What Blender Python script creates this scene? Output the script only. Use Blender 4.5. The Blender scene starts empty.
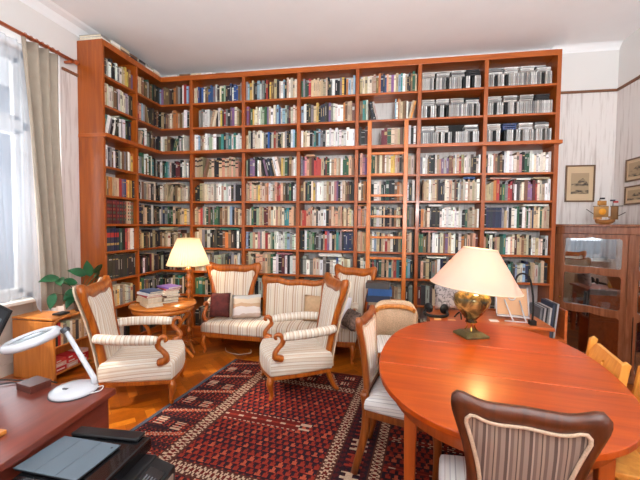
import bpy, bmesh, math, random
from mathutils import Vector, Matrix
from math import sin, cos, pi, radians as RAD
random.seed(7)
C = bpy.context.scene.collection
SC = bpy.context.scene

# ------------------------------------------------------------------ camera
def camera():
    pitch, yaw, roll = RAD(2.359), RAD(-10.34), RAD(.598)
    f = Vector((sin(yaw)*cos(pitch), cos(yaw)*cos(pitch), -sin(pitch)))
    r = Vector((cos(yaw), -sin(yaw), 0)); u = r.cross(f)
    r2 = r*cos(roll)+u*sin(roll); u2 = -r*sin(roll)+u*cos(roll)
    cd = bpy.data.cameras.new('camera'); co = bpy.data.objects.new('camera', cd); C.objects.link(co)
    cd.sensor_width = 36; cd.lens = 355*36/640; cd.clip_start = .02
    co.matrix_world = Matrix(((r2.x, u2.x, -f.x, 2.511), (r2.y, u2.y, -f.y, -4.303), (r2.z, u2.z, -f.z, 1.512), (0, 0, 0, 1)))
    SC.camera = co
camera()
# ------------------------------------------------------------------ world, sun, exposure
def world():
    w = bpy.data.worlds.new('sky'); SC.world = w; w.use_nodes = True
    n = w.node_tree.nodes; l = w.node_tree.links; n.clear()
    out = n.new('ShaderNodeOutputWorld'); bg = n.new('ShaderNodeBackground')
    tc = n.new('ShaderNodeTexCoord'); sx = n.new('ShaderNodeSeparateXYZ'); rp = n.new('ShaderNodeValToRGB')
    mr = n.new('ShaderNodeMapRange'); mr.inputs[1].default_value = -.5; mr.inputs[2].default_value = .6
    l.new(tc.outputs['Generated'], sx.inputs[0]); l.new(sx.outputs[2], mr.inputs[0]); l.new(mr.outputs[0], rp.inputs[0])
    e = rp.color_ramp.elements
    e[0].position = 0; e[0].color = (.86, .80, .76, 1)
    e[1].position = 1; e[1].color = (1.0, 1.02, 1.06, 1)
    q = e.new(.44); q.color = (.80, .77, .74, 1)
    q = e.new(.56); q.color = (.92, .93, .95, 1)
    l.new(rp.outputs[0], bg.inputs[0]); bg.inputs[1].default_value = .88
    l.new(bg.outputs[0], out.inputs[0])
    s = bpy.data.lights.new('sun', 'SUN'); s.energy = 5.0; s.angle = RAD(3); s.color = (1, .93, .80)
    so = bpy.data.objects.new('sun', s); C.objects.link(so)
    so.rotation_euler = Vector((1.0, .42, -1.08)).to_track_quat('-Z', 'Y').to_euler(); so.location = (-4, -3, 6)
    # daylight entering by the tall window in the left wall
    a = bpy.data.lights.new('window_daylight', 'AREA'); a.shape = 'RECTANGLE'; a.size = 1.6; a.size_y = 2.4; a.energy = 42; a.color = (.92, .96, 1)
    ao = bpy.data.objects.new('window_daylight', a); C.objects.link(ao); ao.location = (-1.32, -2.05, 2.0)
    ao.rotation_euler = Vector((1, 0, .15)).to_track_quat('-Z', 'Z').to_euler()
    # added fill light behind the viewer, tilted up towards the ceiling
    a = bpy.data.lights.new('front_fill', 'AREA'); a.shape = 'RECTANGLE'; a.size = 2.8; a.size_y = 2.4; a.energy = 14; a.color = (.95, .98, 1)
    ao = bpy.data.objects.new('front_fill', a); C.objects.link(ao); ao.location = (.8, -5.36, 2.05)
    ao.rotation_euler = Vector((.30, 1, .95)).to_track_quat('-Z', 'Z').to_euler()
    # unseen area light added behind the viewer to brighten the ceiling
    a = bpy.data.lights.new('ceiling_fill', 'AREA'); a.shape = 'DISK'; a.size = .5; a.energy = 205; a.color = (.86, .955, 1)
    ao = bpy.data.objects.new('ceiling_fill', a); C.objects.link(ao); ao.location = (3.3, -4.95, 1.9)
    ao.rotation_euler = Vector((-.1, .35, 1)).to_track_quat('-Z', 'Y').to_euler()
world()
SC.view_settings.view_transform = 'Standard'; SC.view_settings.look = 'None'; SC.view_settings.gamma = 1
SC.view_settings.use_curve_mapping = False; SC.view_settings.exposure = 0.36
SC.render.engine = 'CYCLES'; SC.cycles.use_denoising = True; SC.cycles.max_bounces = 9; SC.cycles.sample_clamp_indirect = 6

# ------------------------------------------------------------------ colour and materials
def lin(c):
    return tuple(((x/255)/12.92 if x/255 <= .04045 else ((x/255+.055)/1.055)**2.4) for x in c)
def rgb(r, g, b): return lin((r, g, b))+(1,)
def nodes(name):
    m = bpy.data.materials.new(name); m.use_nodes = True
    n = m.node_tree.nodes; l = m.node_tree.links
    return m, n, l, n['Principled BSDF']
def plain(name, col, rough=.5, metal=0., noise=.0, scale=20., coat=0., bump=0.):
    m, n, l, b = nodes(name)
    b.inputs['Base Color'].default_value = col; b.inputs['Roughness'].default_value = rough; b.inputs['Metallic'].default_value = metal
    b.inputs['Coat Weight'].default_value = coat
    if noise or bump:
        tc = n.new('ShaderNodeTexCoord'); t = n.new('ShaderNodeTexNoise'); t.inputs['Scale'].default_value = scale; t.inputs['Detail'].default_value = 4
        l.new(tc.outputs['Object'], t.inputs['Vector'])
        if noise:
            hs = n.new('ShaderNodeHueSaturation'); mr = n.new('ShaderNodeMapRange')
            mr.inputs[1].default_value = .3; mr.inputs[2].default_value = .7; mr.inputs[3].default_value = 1-noise; mr.inputs[4].default_value = 1+noise
            l.new(t.outputs[0], mr.inputs[0]); l.new(mr.outputs[0], hs.inputs['Value']); hs.inputs['Color'].default_value = col
            l.new(hs.outputs[0], b.inputs['Base Color'])
        if bump:
            bp = n.new('ShaderNodeBump'); bp.inputs['Strength'].default_value = bump; l.new(t.outputs[0], bp.inputs['Height']); l.new(bp.outputs[0], b.inputs['Normal'])
    return m
def wood(name, c1, c2, rough=.35, axis=2, scale=9., coat=.2):
    m, n, l, b = nodes(name)
    tc = n.new('ShaderNodeTexCoord'); mp = n.new('ShaderNodeMapping'); t = n.new('ShaderNodeTexNoise'); rp = n.new('ShaderNodeValToRGB')
    s = [1, 1, 1]; s[axis] = .09; mp.inputs['Scale'].default_value = s
    t.inputs['Scale'].default_value = scale*3; t.inputs['Detail'].default_value = 5; t.inputs['Distortion'].default_value = .6
    l.new(tc.outputs['Object'], mp.inputs[0]); l.new(mp.outputs[0], t.inputs['Vector']); l.new(t.outputs[0], rp.inputs[0])
    rp.color_ramp.elements[0].position = .3; rp.color_ramp.elements[0].color = c1
    rp.color_ramp.elements[1].position = .7; rp.color_ramp.elements[1].color = c2
    l.new(rp.outputs[0], b.inputs['Base Color']); b.inputs['Roughness'].default_value = rough; b.inputs['Coat Weight'].default_value = coat
    b.inputs['Coat Roughness'].default_value = .15
    return m
def attr_mat(name, rough=.6, noise=.12, scale=60., coat=0., spec=.5):
    m, n, l, b = nodes(name)
    at = n.new('ShaderNodeAttribute'); at.attribute_name = 'Col'
    tc = n.new('ShaderNodeTexCoord'); t = n.new('ShaderNodeTexNoise'); t.inputs['Scale'].default_value = scale; t.inputs['Detail'].default_value = 3
    hs = n.new('ShaderNodeHueSaturation'); mr = n.new('ShaderNodeMapRange')
    mr.inputs[1].default_value = .3; mr.inputs[2].default_value = .7; mr.inputs[3].default_value = 1-noise; mr.inputs[4].default_value = 1+noise
    l.new(tc.outputs['Object'], t.inputs['Vector']); l.new(t.outputs[0], mr.inputs[0]); l.new(mr.outputs[0], hs.inputs['Value'])
    l.new(at.outputs['Color'], hs.inputs['Color']); l.new(hs.outputs[0], b.inputs['Base Color'])
    b.inputs['Roughness'].default_value = rough; b.inputs['Coat Weight'].default_value = coat; b.inputs['Specular IOR Level'].default_value = spec
    return m
def stripes(name, bands, period, rough=.85):
    """woven stripes across the UV u axis: bands = [(position, colour)]"""
    m, n, l, b = nodes(name)
    uv = n.new('ShaderNodeUVMap'); uv.uv_map = 'UVMap'; sx = n.new('ShaderNodeSeparateXYZ')
    mu = n.new('ShaderNodeMath'); mu.operation = 'MULTIPLY'; mu.inputs[1].default_value = 1/period
    fr = n.new('ShaderNodeMath'); fr.operation = 'FRACT'; rp = n.new('ShaderNodeValToRGB'); rp.color_ramp.interpolation = 'CONSTANT'
    l.new(uv.outputs[0], sx.inputs[0]); l.new(sx.outputs[0], mu.inputs[0]); l.new(mu.outputs[0], fr.inputs[0]); l.new(fr.outputs[0], rp.inputs[0])
    e = rp.color_ramp.elements
    e[0].position = 0; e[0].color = bands[0][1]; e[1].position = bands[1][0]; e[1].color = bands[1][1]
    for p, c in bands[2:]:
        q = e.new(p); q.color = c
    l.new(rp.outputs[0], b.inputs['Base Color']); b.inputs['Roughness'].default_value = rough
    b.inputs['Sheen Weight'].default_value = .2
    return m
CASE = wood('case_wood', rgb(142, 64, 10), rgb(174, 86, 18), .42, 2, 8)
CASEH = wood('case_wood_along', rgb(150, 68, 10), rgb(186, 92, 18), .42, 0, 8)
CHAIRW = wood('chair_wood', rgb(146, 68, 14), rgb(196, 106, 32), .3, 2, 14)
HONEY = wood('honey_wood', rgb(186, 110, 44), rgb(222, 146, 68), .3, 2, 14)
DINEW = wood('shaded_chair_wood', rgb(66, 28, 10), rgb(94, 42, 16), .38, 2, 14, .03)  # near chair's wood, darkened: its shade is put into the colour
SIDEW = wood('side_chair_wood', rgb(118, 56, 18), rgb(158, 84, 32), .3, 2, 14)
TABLEW = wood('table_wood', rgb(158, 56, 4), rgb(188, 78, 8), .3, 0, 7, .12)
TABLEL = wood('table_leg_wood', rgb(170, 76, 26), rgb(200, 98, 38), .3, 2, 9)
RTABLE = wood('round_table_wood', rgb(188, 100, 30), rgb(224, 136, 54), .25, 0, 10)
DARKW = wood('turned_wood', rgb(150, 78, 26), rgb(190, 108, 44), .3, 2, 14)
DESKW = wood('desk_wood', rgb(104, 44, 32), rgb(130, 58, 42), .28, 1, 6)
CABW = wood('cabinet_wood', rgb(112, 62, 36), rgb(148, 92, 62), .25, 2, 12, .6)
PINE = wood('pine', rgb(214, 138, 52), rgb(236, 166, 78), .35, 2, 10)
CASELOW = wood('low_case_wood', rgb(186, 108, 44), rgb(216, 138, 64), .32, 2, 9)
cream, tan_, brn, wht = rgb(232, 218, 200), rgb(196, 164, 134), rgb(150, 108, 82), rgb(240, 232, 220)
FAB = stripes('striped_upholstery', [(0, cream), (.16, rgb(176, 142, 116)), (.19, wht), (.40, rgb(210, 184, 158)), (.47, cream), (.62, rgb(200, 170, 142)), (.64, wht), (.8, rgb(216, 194, 170)), (.93, cream)], .105)
FABS = stripes('striped_sofa_upholstery', [(0, rgb(226, 210, 190)), (.2, rgb(186, 146, 116)), (.30, rgb(226, 212, 196)), (.45, rgb(208, 182, 156)), (.6, rgb(236, 226, 212)), (.72, rgb(170, 130, 104)), (.76, rgb(228, 214, 196))], .115)
FABD = stripes('striped_dining_upholstery', [(0, rgb(104, 84, 74)), (.14, rgb(150, 128, 112)), (.25, rgb(76, 58, 50)), (.30, rgb(142, 120, 106)), (.44, rgb(110, 90, 80)), (.58, rgb(160, 140, 126)), (.66, rgb(86, 68, 60)), (.80, rgb(140, 120, 108))], .062)
FABP = stripes('pale_striped_seat_cloth', [(0, rgb(226, 222, 218)), (.22, rgb(178, 172, 172)), (.28, rgb(232, 228, 224)), (.5, rgb(196, 190, 192)), (.56, rgb(226, 220, 214)), (.78, rgb(170, 150, 146)), (.81, rgb(232, 228, 226))], .075)
PLAINF = plain('cream_cloth', rgb(228, 208, 180), .9, 0, .06, 60)
PIPE = plain('braid_trim', rgb(198, 172, 148), .85, 0, .15, 200, 0, .2)
BOOKM = attr_mat('book_cloth', .6, .10, 45.)
CDM = attr_mat('disc_case_plastic', .35, .02, 30.)
ATT = attr_mat('dyed', .6, .08, 40.)
BLACK = plain('black_plastic', rgb(22, 22, 24), .35)
BLACKM = plain('matt_black', rgb(18, 17, 18), .7)
WHITEP = plain('white_plastic', rgb(206, 208, 214), .25, 0, 0, 1, .3)
BRASS = plain('brass', rgb(214, 170, 84), .22, 1.)
WHITEM = plain('white_paint', rgb(236, 236, 234), .4)

# ------------------------------------------------------------------ mesh builder
def crom(pts, n=6, closed=False):
    P = [Vector(p) for p in pts]; out = []; N = len(P)
    for i in range(N if closed else N-1):
        p1, p2 = P[i], P[(i+1) % N]
        p0 = P[i-1] if (closed or i > 0) else p1*2-p2
        p3 = P[(i+2) % N] if (closed or i < N-2) else p2*2-p1
        for k in range(n):
            t = k/n
            out.append(.5*((2*p1)+(p2-p0)*t+(2*p0-5*p1+4*p2-p3)*t*t+(3*p1-p0-3*p2+p3)*t*t*t))
    if not closed: out.append(P[-1])
    return out
class MB:
    def __init__(s): s.v = []; s.f = []; s.c = []; s.uv = []; s.sm = []
    def add(s, vs, fs, col=None, uv=None, smooth=False):
        b = len(s.v); s.v += [tuple(v) for v in vs]
        for i, f in enumerate(fs):
            s.f.append(tuple(b+k for k in f)); s.c.append(col[i] if isinstance(col, list) else col)
            s.uv.append(uv[i] if uv else None); s.sm.append(smooth)
        return s
    def box(s, x0, x1, y0, y1, z0, z1, col=None, M=None):
        vs = [Vector((x, y, z)) for z in (z0, z1) for y in (y0, y1) for x in (x0, x1)]
        if M is not None: vs = [M @ v for v in vs]
        return s.add(vs, [(0, 2, 3, 1), (4, 5, 7, 6), (0, 1, 5, 4), (2, 6, 7, 3), (0, 4, 6, 2), (1, 3, 7, 5)], col)
    def lathe(s, prof, n=24, c=(0, 0, 0), col=None, M=None, smooth=True):
        vs = []; fs = []
        for r, z in prof:
            for k in range(n):
                a = 2*pi*k/n; vs.append(Vector((r*cos(a), r*sin(a), z)))
        if M is not None: vs = [M @ v for v in vs]
        vs = [v+Vector(c) for v in vs]
        for i in range(len(prof)-1):
            for k in range(n):
                fs.append((i*n+k, i*n+(k+1) % n, (i+1)*n+(k+1) % n, (i+1)*n+k))
        s.add(vs, fs, col, None, smooth)
        caps = []
        if prof[0][0] > 1e-5: caps.append(tuple(range(n))[::-1])
        if prof[-1][0] > 1e-5: caps.append(tuple(range((len(prof)-1)*n, len(prof)*n)))
        b = len(s.v)-len(vs)
        for cp in caps: s.f.append(tuple(b+k for k in cp)); s.c.append(col); s.uv.append(None); s.sm.append(False)
        return s
    def tube(s, pts, rad, n=8, col=None, sub=1, closed=False, sq=(1, 1), uvlen=False):
        P = [Vector(p) for p in pts]; R = rad if isinstance(rad, (list, tuple)) else [rad]*len(P)
        if sub > 1:
            m = len(P); P2 = crom(P, sub, closed); R2 = []
            for i in range(m if closed else m-1):
                for k in range(sub): R2.append(R[i]+(R[(i+1) % m]-R[i])*k/sub)
            if not closed: R2.append(R[-1])
            P, R = P2, R2
        m = len(P); vs = []; fs = []; uv = []; up = None; L = 0
        for i in range(m):
            if closed: t = P[(i+1) % m]-P[i-1]
            else: t = P[min(i+1, m-1)]-P[max(i-1, 0)]
            t = t.normalized() if t.length > 1e-9 else Vector((0, 0, 1))
            if up is None:
                up = Vector((1, 0, 0)) if abs(t.x) < .8 else Vector((0, 1, 0))
            up = (up-t*up.dot(t)).normalized(); w = t.cross(up)
            for k in range(n):
                a = 2*pi*(k+.5)/n; vs.append(P[i]+up*R[i]*cos(a)*sq[0]+w*R[i]*sin(a)*sq[1])
        acc = [0.]
        for i in range(1, m+1): acc.append(acc[-1]+(P[i % m]-P[i-1]).length)
        for i in range(m if closed else m-1):
            for k in range(n):
                j = (i+1) % m
                fs.append((i*n+k, i*n+(k+1) % n, j*n+(k+1) % n, j*n+k)); uv.append([(acc[i], 0), (acc[i], 1), (acc[i+1], 1), (acc[i+1], 0)])
        s.add(vs, fs, col, uv if uvlen else None, True)
        if not closed:
            b = len(s.v)-len(vs)
            for cp in (tuple(range(n))[::-1], tuple(range((m-1)*n, m*n))):
                s.f.append(tuple(b+k for k in cp)); s.c.append(col); s.uv.append([(acc[0 if cp[0] < n else m-1], 0)]*n if uvlen else None); s.sm.append(False)
        return s
    def prism(s, poly, d0, d1, axis=1, col=None, smooth=False):
        """poly in the two other axes, extruded along axis from d0 to d1"""
        n = len(poly)
        def P(p, d): return {0: (d, p[0], p[1]), 1: (p[0], d, p[1]), 2: (p[0], p[1], d)}[axis]
        vs = [P(p, d0) for p in poly]+[P(p, d1) for p in poly]
        s.add(vs, [(i, (i+1) % n, n+(i+1) % n, n+i) for i in range(n)], col, None, smooth)
        b = len(s.v)-2*n
        for cp in (tuple(range(n))[::-1], tuple(range(n, 2*n))): s.f.append(tuple(b+k for k in cp)); s.c.append(col); s.uv.append(None); s.sm.append(False)
        return s
    def xf(s, fn): s.v = [tuple(fn(Vector(v))) for v in s.v]; return s
    def build(s, name, mat, parent=None, bevel=0, sub=0, loc=None, weld=False):
        me = bpy.data.meshes.new(name)
        L = Vector(loc) if loc is not None else Vector((0, 0, 0))
        me.from_pydata([tuple(Vector(v)-L) for v in s.v], [], s.f)
        if any(c is not None for c in s.c):
            a = me.color_attributes.new('Col', 'FLOAT_COLOR', 'CORNER'); buf = []
            for f, c in zip(s.f, s.c): buf += list(c if c is not None else (.5, .5, .5, 1))*len(f)
            a.data.foreach_set('color', buf)
        if any(u is not None for u in s.uv):
            ul = me.uv_layers.new(name='UVMap'); buf = []
            for f, u in zip(s.f, s.uv):
                for k in range(len(f)): buf += list(u[k]) if u else [0, 0]
            ul.data.foreach_set('uv', buf)
        me.polygons.foreach_set('use_smooth', s.sm)
        me.materials.append(mat); me.update()
        bm = bmesh.new(); bm.from_mesh(me); bmesh.ops.recalc_face_normals(bm, faces=bm.faces)
        if weld: bmesh.ops.remove_doubles(bm, verts=bm.verts, dist=1e-5)
        bm.to_mesh(me); bm.free()
        o = bpy.data.objects.new(name, me); C.objects.link(o); o.location = L
        if parent is not None: o.parent = parent
        if bevel:
            b = o.modifiers.new('b', 'BEVEL'); b.width = bevel; b.segments = 2; b.limit_method = 'ANGLE'; b.angle_limit = RAD(40)
        if sub:
            m = o.modifiers.new('s', 'SUBSURF'); m.levels = sub; m.render_levels = sub
        return o
def thing(name, label, cat, loc=(0, 0, 0), rot=0, group=None):
    o = bpy.data.objects.new(name, None); C.objects.link(o); o.location = loc; o.rotation_euler = (0, 0, rot); o.empty_display_size = .05
    o['label'] = label; o['category'] = cat
    if group: o['group'] = group
    return o
def tag(o, label, cat, group=None, kind=None):
    o['label'] = label; o['category'] = cat
    if group: o['group'] = group
    if kind: o['kind'] = kind
    return o
def struct(o): o['kind'] = 'structure'; return o
def bx(name, mat, a, parent=None, bevel=0):
    """one box with its origin at the centre of its base; a = x0,x1,y0,y1,z0,z1"""
    loc = None if parent is not None else ((a[0]+a[1])/2, (a[2]+a[3])/2, a[4])
    return MB().box(*a).build(name, mat, parent, bevel, 0, loc)

# ------------------------------------------------------------------ the room
XL, XR, YB, ZC = -.734, 5.07, .31, 3.59
YF = -5.4
def wall_material():
    m, n, l, b = nodes('wallpaper')
    g = n.new('ShaderNodeNewGeometry'); sp = n.new('ShaderNodeSeparateXYZ'); l.new(g.outputs['Position'], sp.inputs[0])
    mp = n.new('ShaderNodeMapping'); mp.inputs['Scale'].default_value = (26, 26, 1.6); l.new(g.outputs['Position'], mp.inputs[0])
    t = n.new('ShaderNodeTexNoise'); t.inputs['Scale'].default_value = 1; t.inputs['Detail'].default_value = 6; t.inputs['Roughness'].default_value = .65
    l.new(mp.outputs[0], t.inputs['Vector'])
    rp = n.new('ShaderNodeValToRGB'); e = rp.color_ramp.elements
    e[0].position = .33; e[0].color = rgb(194, 182, 176); e[1].position = .50; e[1].color = rgb(226, 219, 215)
    l.new(t.outputs[0], rp.inputs[0])
    gt = n.new('ShaderNodeMath'); gt.operation = 'GREATER_THAN'; gt.inputs[1].default_value = 3.08; l.new(sp.outputs[2], gt.inputs[0])
    mx = n.new('ShaderNodeMix'); mx.data_type = 'RGBA'; l.new(gt.outputs[0], mx.inputs[0]); l.new(rp.outputs[0], mx.inputs[6]); mx.inputs[7].default_value = rgb(226, 222, 219)
    l.new(mx.outputs[2], b.inputs['Base Color']); b.inputs['Roughness'].default_value = .85
    return m
WALL = wall_material()
PLASTER = plain('white_plaster', rgb(246, 246, 247), .9, 0, .015, 3)
NICHE = plain('niche_paint', rgb(214, 196, 182), .8)

def parquet():
    mb = MB(); w, L = .075, .375
    x0, x1, y0, y1 = XL-.42, XR+.05, YF, YB+.05
    cols = [rgb(178, 90, 16), rgb(190, 100, 20), rgb(152, 72, 12), rgb(200, 112, 26), rgb(162, 80, 14), rgb(182, 94, 18)]
    rnd = random.Random(3); a = RAD(45); ca, sa = cos(a), sin(a); k = int(L/w)
    R = 60
    for i in range(-R, R):
        for j in range(-R, R):
            # herringbone: unit of one horizontal and one vertical board
            ox = (i*w)+(j*L); oy = (i*w)-(j*L)
            for (bxx, byy, bw, bh) in ((ox, oy, L, w), (ox+L-0, oy-L+w, w, L)):
                P = [(bxx, byy), (bxx+bw, byy), (bxx+bw, byy+bh), (bxx, byy+bh)]
                Q = [(p[0]*ca-p[1]*sa+2, p[0]*sa+p[1]*ca-2) for p in P]
                cx = sum(q[0] for q in Q)/4; cy = sum(q[1] for q in Q)/4
                if not (x0 < cx < x1 and y0 < cy < y1): continue
                mx, my = cx, cy
                Q = [(mx+(q[0]-mx)*.988, my+(q[1]-my)*.988) for q in Q]
                c = rnd.choice(cols); v = rnd.uniform(.88, 1.1)
                mb.add([(q[0], q[1], .001) for q in Q], [(0, 1, 2, 3)], (c[0]*v, c[1]*v, c[2]*v, 1))
    mb.box(XL-.5, XR+.3, YF, YB+.3, -.1, 0, rgb(112, 58, 22))
    m, n, l, b = nodes('oak_parquet')
    at = n.new('ShaderNodeAttribute'); at.attribute_name = 'Col'
    tc = n.new('ShaderNodeTexCoord'); t = n.new('ShaderNodeTexNoise'); t.inputs['Scale'].default_value = 26; t.inputs['Detail'].default_value = 5
    hs = n.new('ShaderNodeHueSaturation'); mr = n.new('ShaderNodeMapRange')
    mr.inputs[1].default_value = .3; mr.inputs[2].default_value = .7; mr.inputs[3].default_value = .86; mr.inputs[4].default_value = 1.12
    l.new(tc.outputs['Object'], t.inputs['Vector']); l.new(t.outputs[0], mr.inputs[0]); l.new(mr.outputs[0], hs.inputs['Value']); l.new(at.outputs['Color'], hs.inputs['Color'])
    l.new(hs.outputs[0], b.inputs['Base Color']); b.inputs['Roughness'].default_value = .3; b.inputs['Coat Weight'].default_value = .3
    return struct(mb.build('floor', m))
parquet()
NY0, NY1, NX = -2.95, -1.2, -1.12        # window niche
def room():
    struct(bx('ceiling', PLASTER, (XL-.5, XR+.3, YF, YB+.3, ZC, ZC+.12)))
    struct(bx('wall_back', WALL, (XL-.3, XR+.3, YB, YB+.15, 0, ZC)))
    struct(bx('wall_right', WALL, (XR, XR+.15, YF, YB, 0, ZC)))
    mb = MB(); mb.box(XL-.3, XL, NY1, YB, 0, ZC); mb.box(XL-.3, XL, NY0, NY1, 3.22, ZC); mb.box(XL-.3, XL, YF, NY0, 0, ZC)
    struct(mb.build('wall_left', WALL))
    mb = MB(); mb.box(NX-.12, NX, NY0, NY1, 0, .72); mb.box(NX-.02, XL-.3, NY1, NY1+.06, 0, 3.3); mb.box(NX-.02, XL-.3, NY0-.06, NY0, 0, 3.3); mb.box(NX-.02, XL-.3, NY0, NY1, 3.22, 3.3)
    mb.box(NX, NX+.012, NY0+.1, NY1-.06, .50, .52); mb.box(NX, NX+.012, NY0+.1, NY1-.06, .10, .12)
    struct(mb.build('wall_niche', NICHE))
    mb = MB(); mb.box(2.3, XR+.3, YF-.15, YF, 0, ZC); mb.box(XL-.3, 2.3, YF-.15, YF, 0, .8); mb.box(XL-.3, 2.3, YF-.15, YF, 3.35, ZC); mb.box(XL-.3, XL, YF-.15, YF, .8, 3.35)  # unseen wall added to cut frontal light; opening kept on the window side
    struct(mb.build('wall_front', WALL))
    RAILM = plain('picture_rail_wood', rgb(120, 74, 46), .5)
    struct(bx('trim_1', RAILM, (4.36, XR, YB-.02, YB, 3.06, 3.085)))
    struct(bx('trim_2', RAILM, (XR-.02, XR, YF, YB-.02, 3.06, 3.085)))
    struct(bx('trim_3', RAILM, (XL, XL+.02, NY1+.02, -.995, 3.06, 3.085)))
    # plaster cove along the window wall and the far wall
    def cove(r):
        pr = [(0, 0)]+[(r-r*cos(a), -r+r*sin(a)) for a in [i*pi/2/8 for i in range(9)]][::-1]
        return pr
    pr = [(0, 0), (.13, 0), (.11, -.012), (.05, -.03), (.02, -.07), (0, -.10)]
    struct(MB().prism([(XL+p[0], ZC+p[1]) for p in pr], YF, YB, 1).build('trim_4', PLASTER))
    pr = [(0, 0), (.07, 0), (.045, -.012), (.012, -.045), (0, -.07)]
    struct(MB().prism([(YB-p[0], ZC+p[1]) for p in pr], 4.37, XR, 0).build('trim_5', PLASTER))
    # skirting of the window wall and the right wall
    struct(bx('baseboard_right', WHITEM, (XR-.02, XR, YF, -.6, 0, .12)))
room()
def window():
    t = MB(); x0, x1 = NX-.06, NX
    z0, z1 = .72, 3.22
    for y0, y1, a, b in ((NY0, NY1, z0, z0+.07), (NY0, NY1, z1-.07, z1), (NY0, NY0+.07, z0, z1), (NY1-.07, NY1, z0, z1), (NY0, NY1, 2.44, 2.53), (-2.12, -2.03, z0, z1)):
        t.box(x0, x1, y0, y1, a, b)
    for y0, y1 in ((NY0+.07, -2.12), (-2.03, NY1-.07)):
        for a, b in ((z0+.07, 2.44), (2.53, z1-.07)):
            for q in ((y0, y0+.05, a, b), (y1-.05, y1, a, b), (y0, y1, a, a+.05), (y0, y1, b-.05, b)): t.box(x0-.02, x0+.03, *q)
    w = struct(t.build('window_1', WHITEM, None, .006))
    gm, n, l, b = nodes('window_glass'); n.remove(b)
    tr = n.new('ShaderNodeBsdfTransparent'); gl = n.new('ShaderNodeBsdfGlossy'); gl.inputs['Roughness'].default_value = .02
    mx = n.new('ShaderNodeMixShader'); mx.inputs[0].default_value = .07; l.new(tr.outputs[0], mx.inputs[1]); l.new(gl.outputs[0], mx.inputs[2]); l.new(mx.outputs[0], n['Material Output'].inputs[0])
    for y0, y1 in ((NY0+.12, -2.17), (-1.98, NY1-.12)):
        for a, b2 in ((z0+.12, 2.39), (2.58, z1-.12)):
            MB().box(x0-.004, x0+.004, y0, y1, a, b2).build('pane', gm, w)
    bx('sill', WHITEM, (NX, NX+.12, NY0, NY1, .70, .735), w, .006)
window()
o = bx('added_facade', plain('added_facade_grey', rgb(158, 166, 178), .9, 0, .1, .4), (-9.0, -8.5, -12, 8, -4, 5.5)); struct(o)  # facade added outside to darken the bright sky behind the sheer

# ------------------------------------------------------------------ the built-in bookcase
W = .72
SH = [3.082, 2.77, 2.462, 2.124, 1.813, 1.505, 1.203, .892, .575, .15]      # shelf tops, first to tenth
XW, YW1, YW2 = -.426, -.993, -.459
DEP = .30
def bookcase():
    t = thing('bookcase', 'floor to ceiling reddish-brown wooden bookcase filling the far wall and turning the corner', 'bookcase', (1.8, .15, 0))
    def P(name, a, mat=CASE, bev=.003):
        a = (a[0]-1.8, a[1]-1.8, a[2]-.15, a[3]-.15, a[4], a[5])
        MB().box(*a).build(name, mat, t, bev)
    # end panels and uprights
    P('end_panel', (-.732, XW, YW1, YW1+.03, 0, 3.437)); P('end_panel', (4.315, 4.357, 0, DEP, 0, 3.437))
    for lo, hi in ((0, 2.424), (2.46, 3.40)):
        for i in range(6): P('upright', (i*W-.021, i*W+.021, .002, DEP, lo, hi))
        P('upright', (-.732, XW-.004, YW2-.014, YW2+.014, lo, hi))
    for k, z in enumerate(SH):
        if k == 2: continue
        th = .024
        for i in range(6):
            P('shelf', (i*W+.021, (i+1)*W-.021 if i < 5 else 4.315, .006, DEP, z-th, z), CASEH, .002)
        P('shelf', (XW-.006-.3, -.021, .006, DEP, z-th, z), CASEH, .002)
        P('shelf', (-.732, XW-.006, YW1+.03, YW2-.014, z-th, z), CASE, .002); P('shelf', (-.732, XW-.006, YW2+.014, .006, z-th, z), CASE, .002)
    # ledge between the tiers, top rail, plinth
    mb = MB(); mb.box(XW-.3-1.8, 4.375-1.8, -.045-.15, DEP-.15, 2.422, 2.462); mb.box(XW-.3-1.8, XW+.045-1.8, YW1-.01-.15, -.045-.15, 2.422, 2.462)
    mb.build('ledge', CASEH, t, .004)
    mb = MB(); mb.box(XW-1.8, 4.315-1.8, -.004-.15, .022-.15, 3.375, 3.437); mb.box(XW-.022-1.8, XW+.004-1.8, YW1+.03-.15, .022-.15, 3.375, 3.437)
    mb.build('top_rail', CASEH, t, .003)
    mb = MB(); mb.box(XW-.3-1.8, 4.315-1.8, .022-.15, DEP-.15, 3.40, 3.43); mb.box(-.732-1.8, XW-.022-1.8, YW1+.03-.15, .022-.15, 3.40, 3.43)
    mb.build('top_board', CASEH, t)
    mb = MB(); mb.box(XW-1.8, 4.315-1.8, .02-.15, .04-.15, 0, .126); mb.box(XW-.04-1.8, XW-.02-1.8, YW1+.03-.15, .02-.15, 0, .126)
    mb.build('plinth', CASEH, t)
bookcase()

# ------------------------------------------------------------------ books
PAL = dict(k=(26, 25, 28), d=(62, 54, 52), n=(32, 44, 78), b=(40, 82, 150), l=(140, 178, 204), w=(238, 234, 226), c=(226, 210, 182), t=(200, 170, 130),
           y=(232, 192, 70), o=(224, 128, 48), r=(186, 46, 40), m=(104, 32, 36), p=(216, 128, 132), v=(128, 86, 134), g=(48, 98, 66), s=(160, 186, 152),
           e=(48, 134, 132), G=(142, 138, 136), h=(128, 88, 58), f=(222, 156, 120), B=(60, 70, 120))
CNAME = dict(k='black', d='dark grey', n='navy', b='blue', l='pale blue', w='white', c='cream', t='tan', y='yellow', o='orange', r='red', m='maroon', p='pink', v='violet',
             g='green', s='sage green', e='teal', G='grey', h='brown', f='salmon', B='slate blue')
brnd = random.Random(11)
def bcol(ch):
    c = PAL[ch]; j = brnd.uniform(.82, 1.08); g_ = sum(c)/3; c = [x*.80+g_*.20 for x in c]
    c = [min(250, max(8, x*j+brnd.uniform(-7, 7))) for x in c]
    return rgb(*c)
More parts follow.
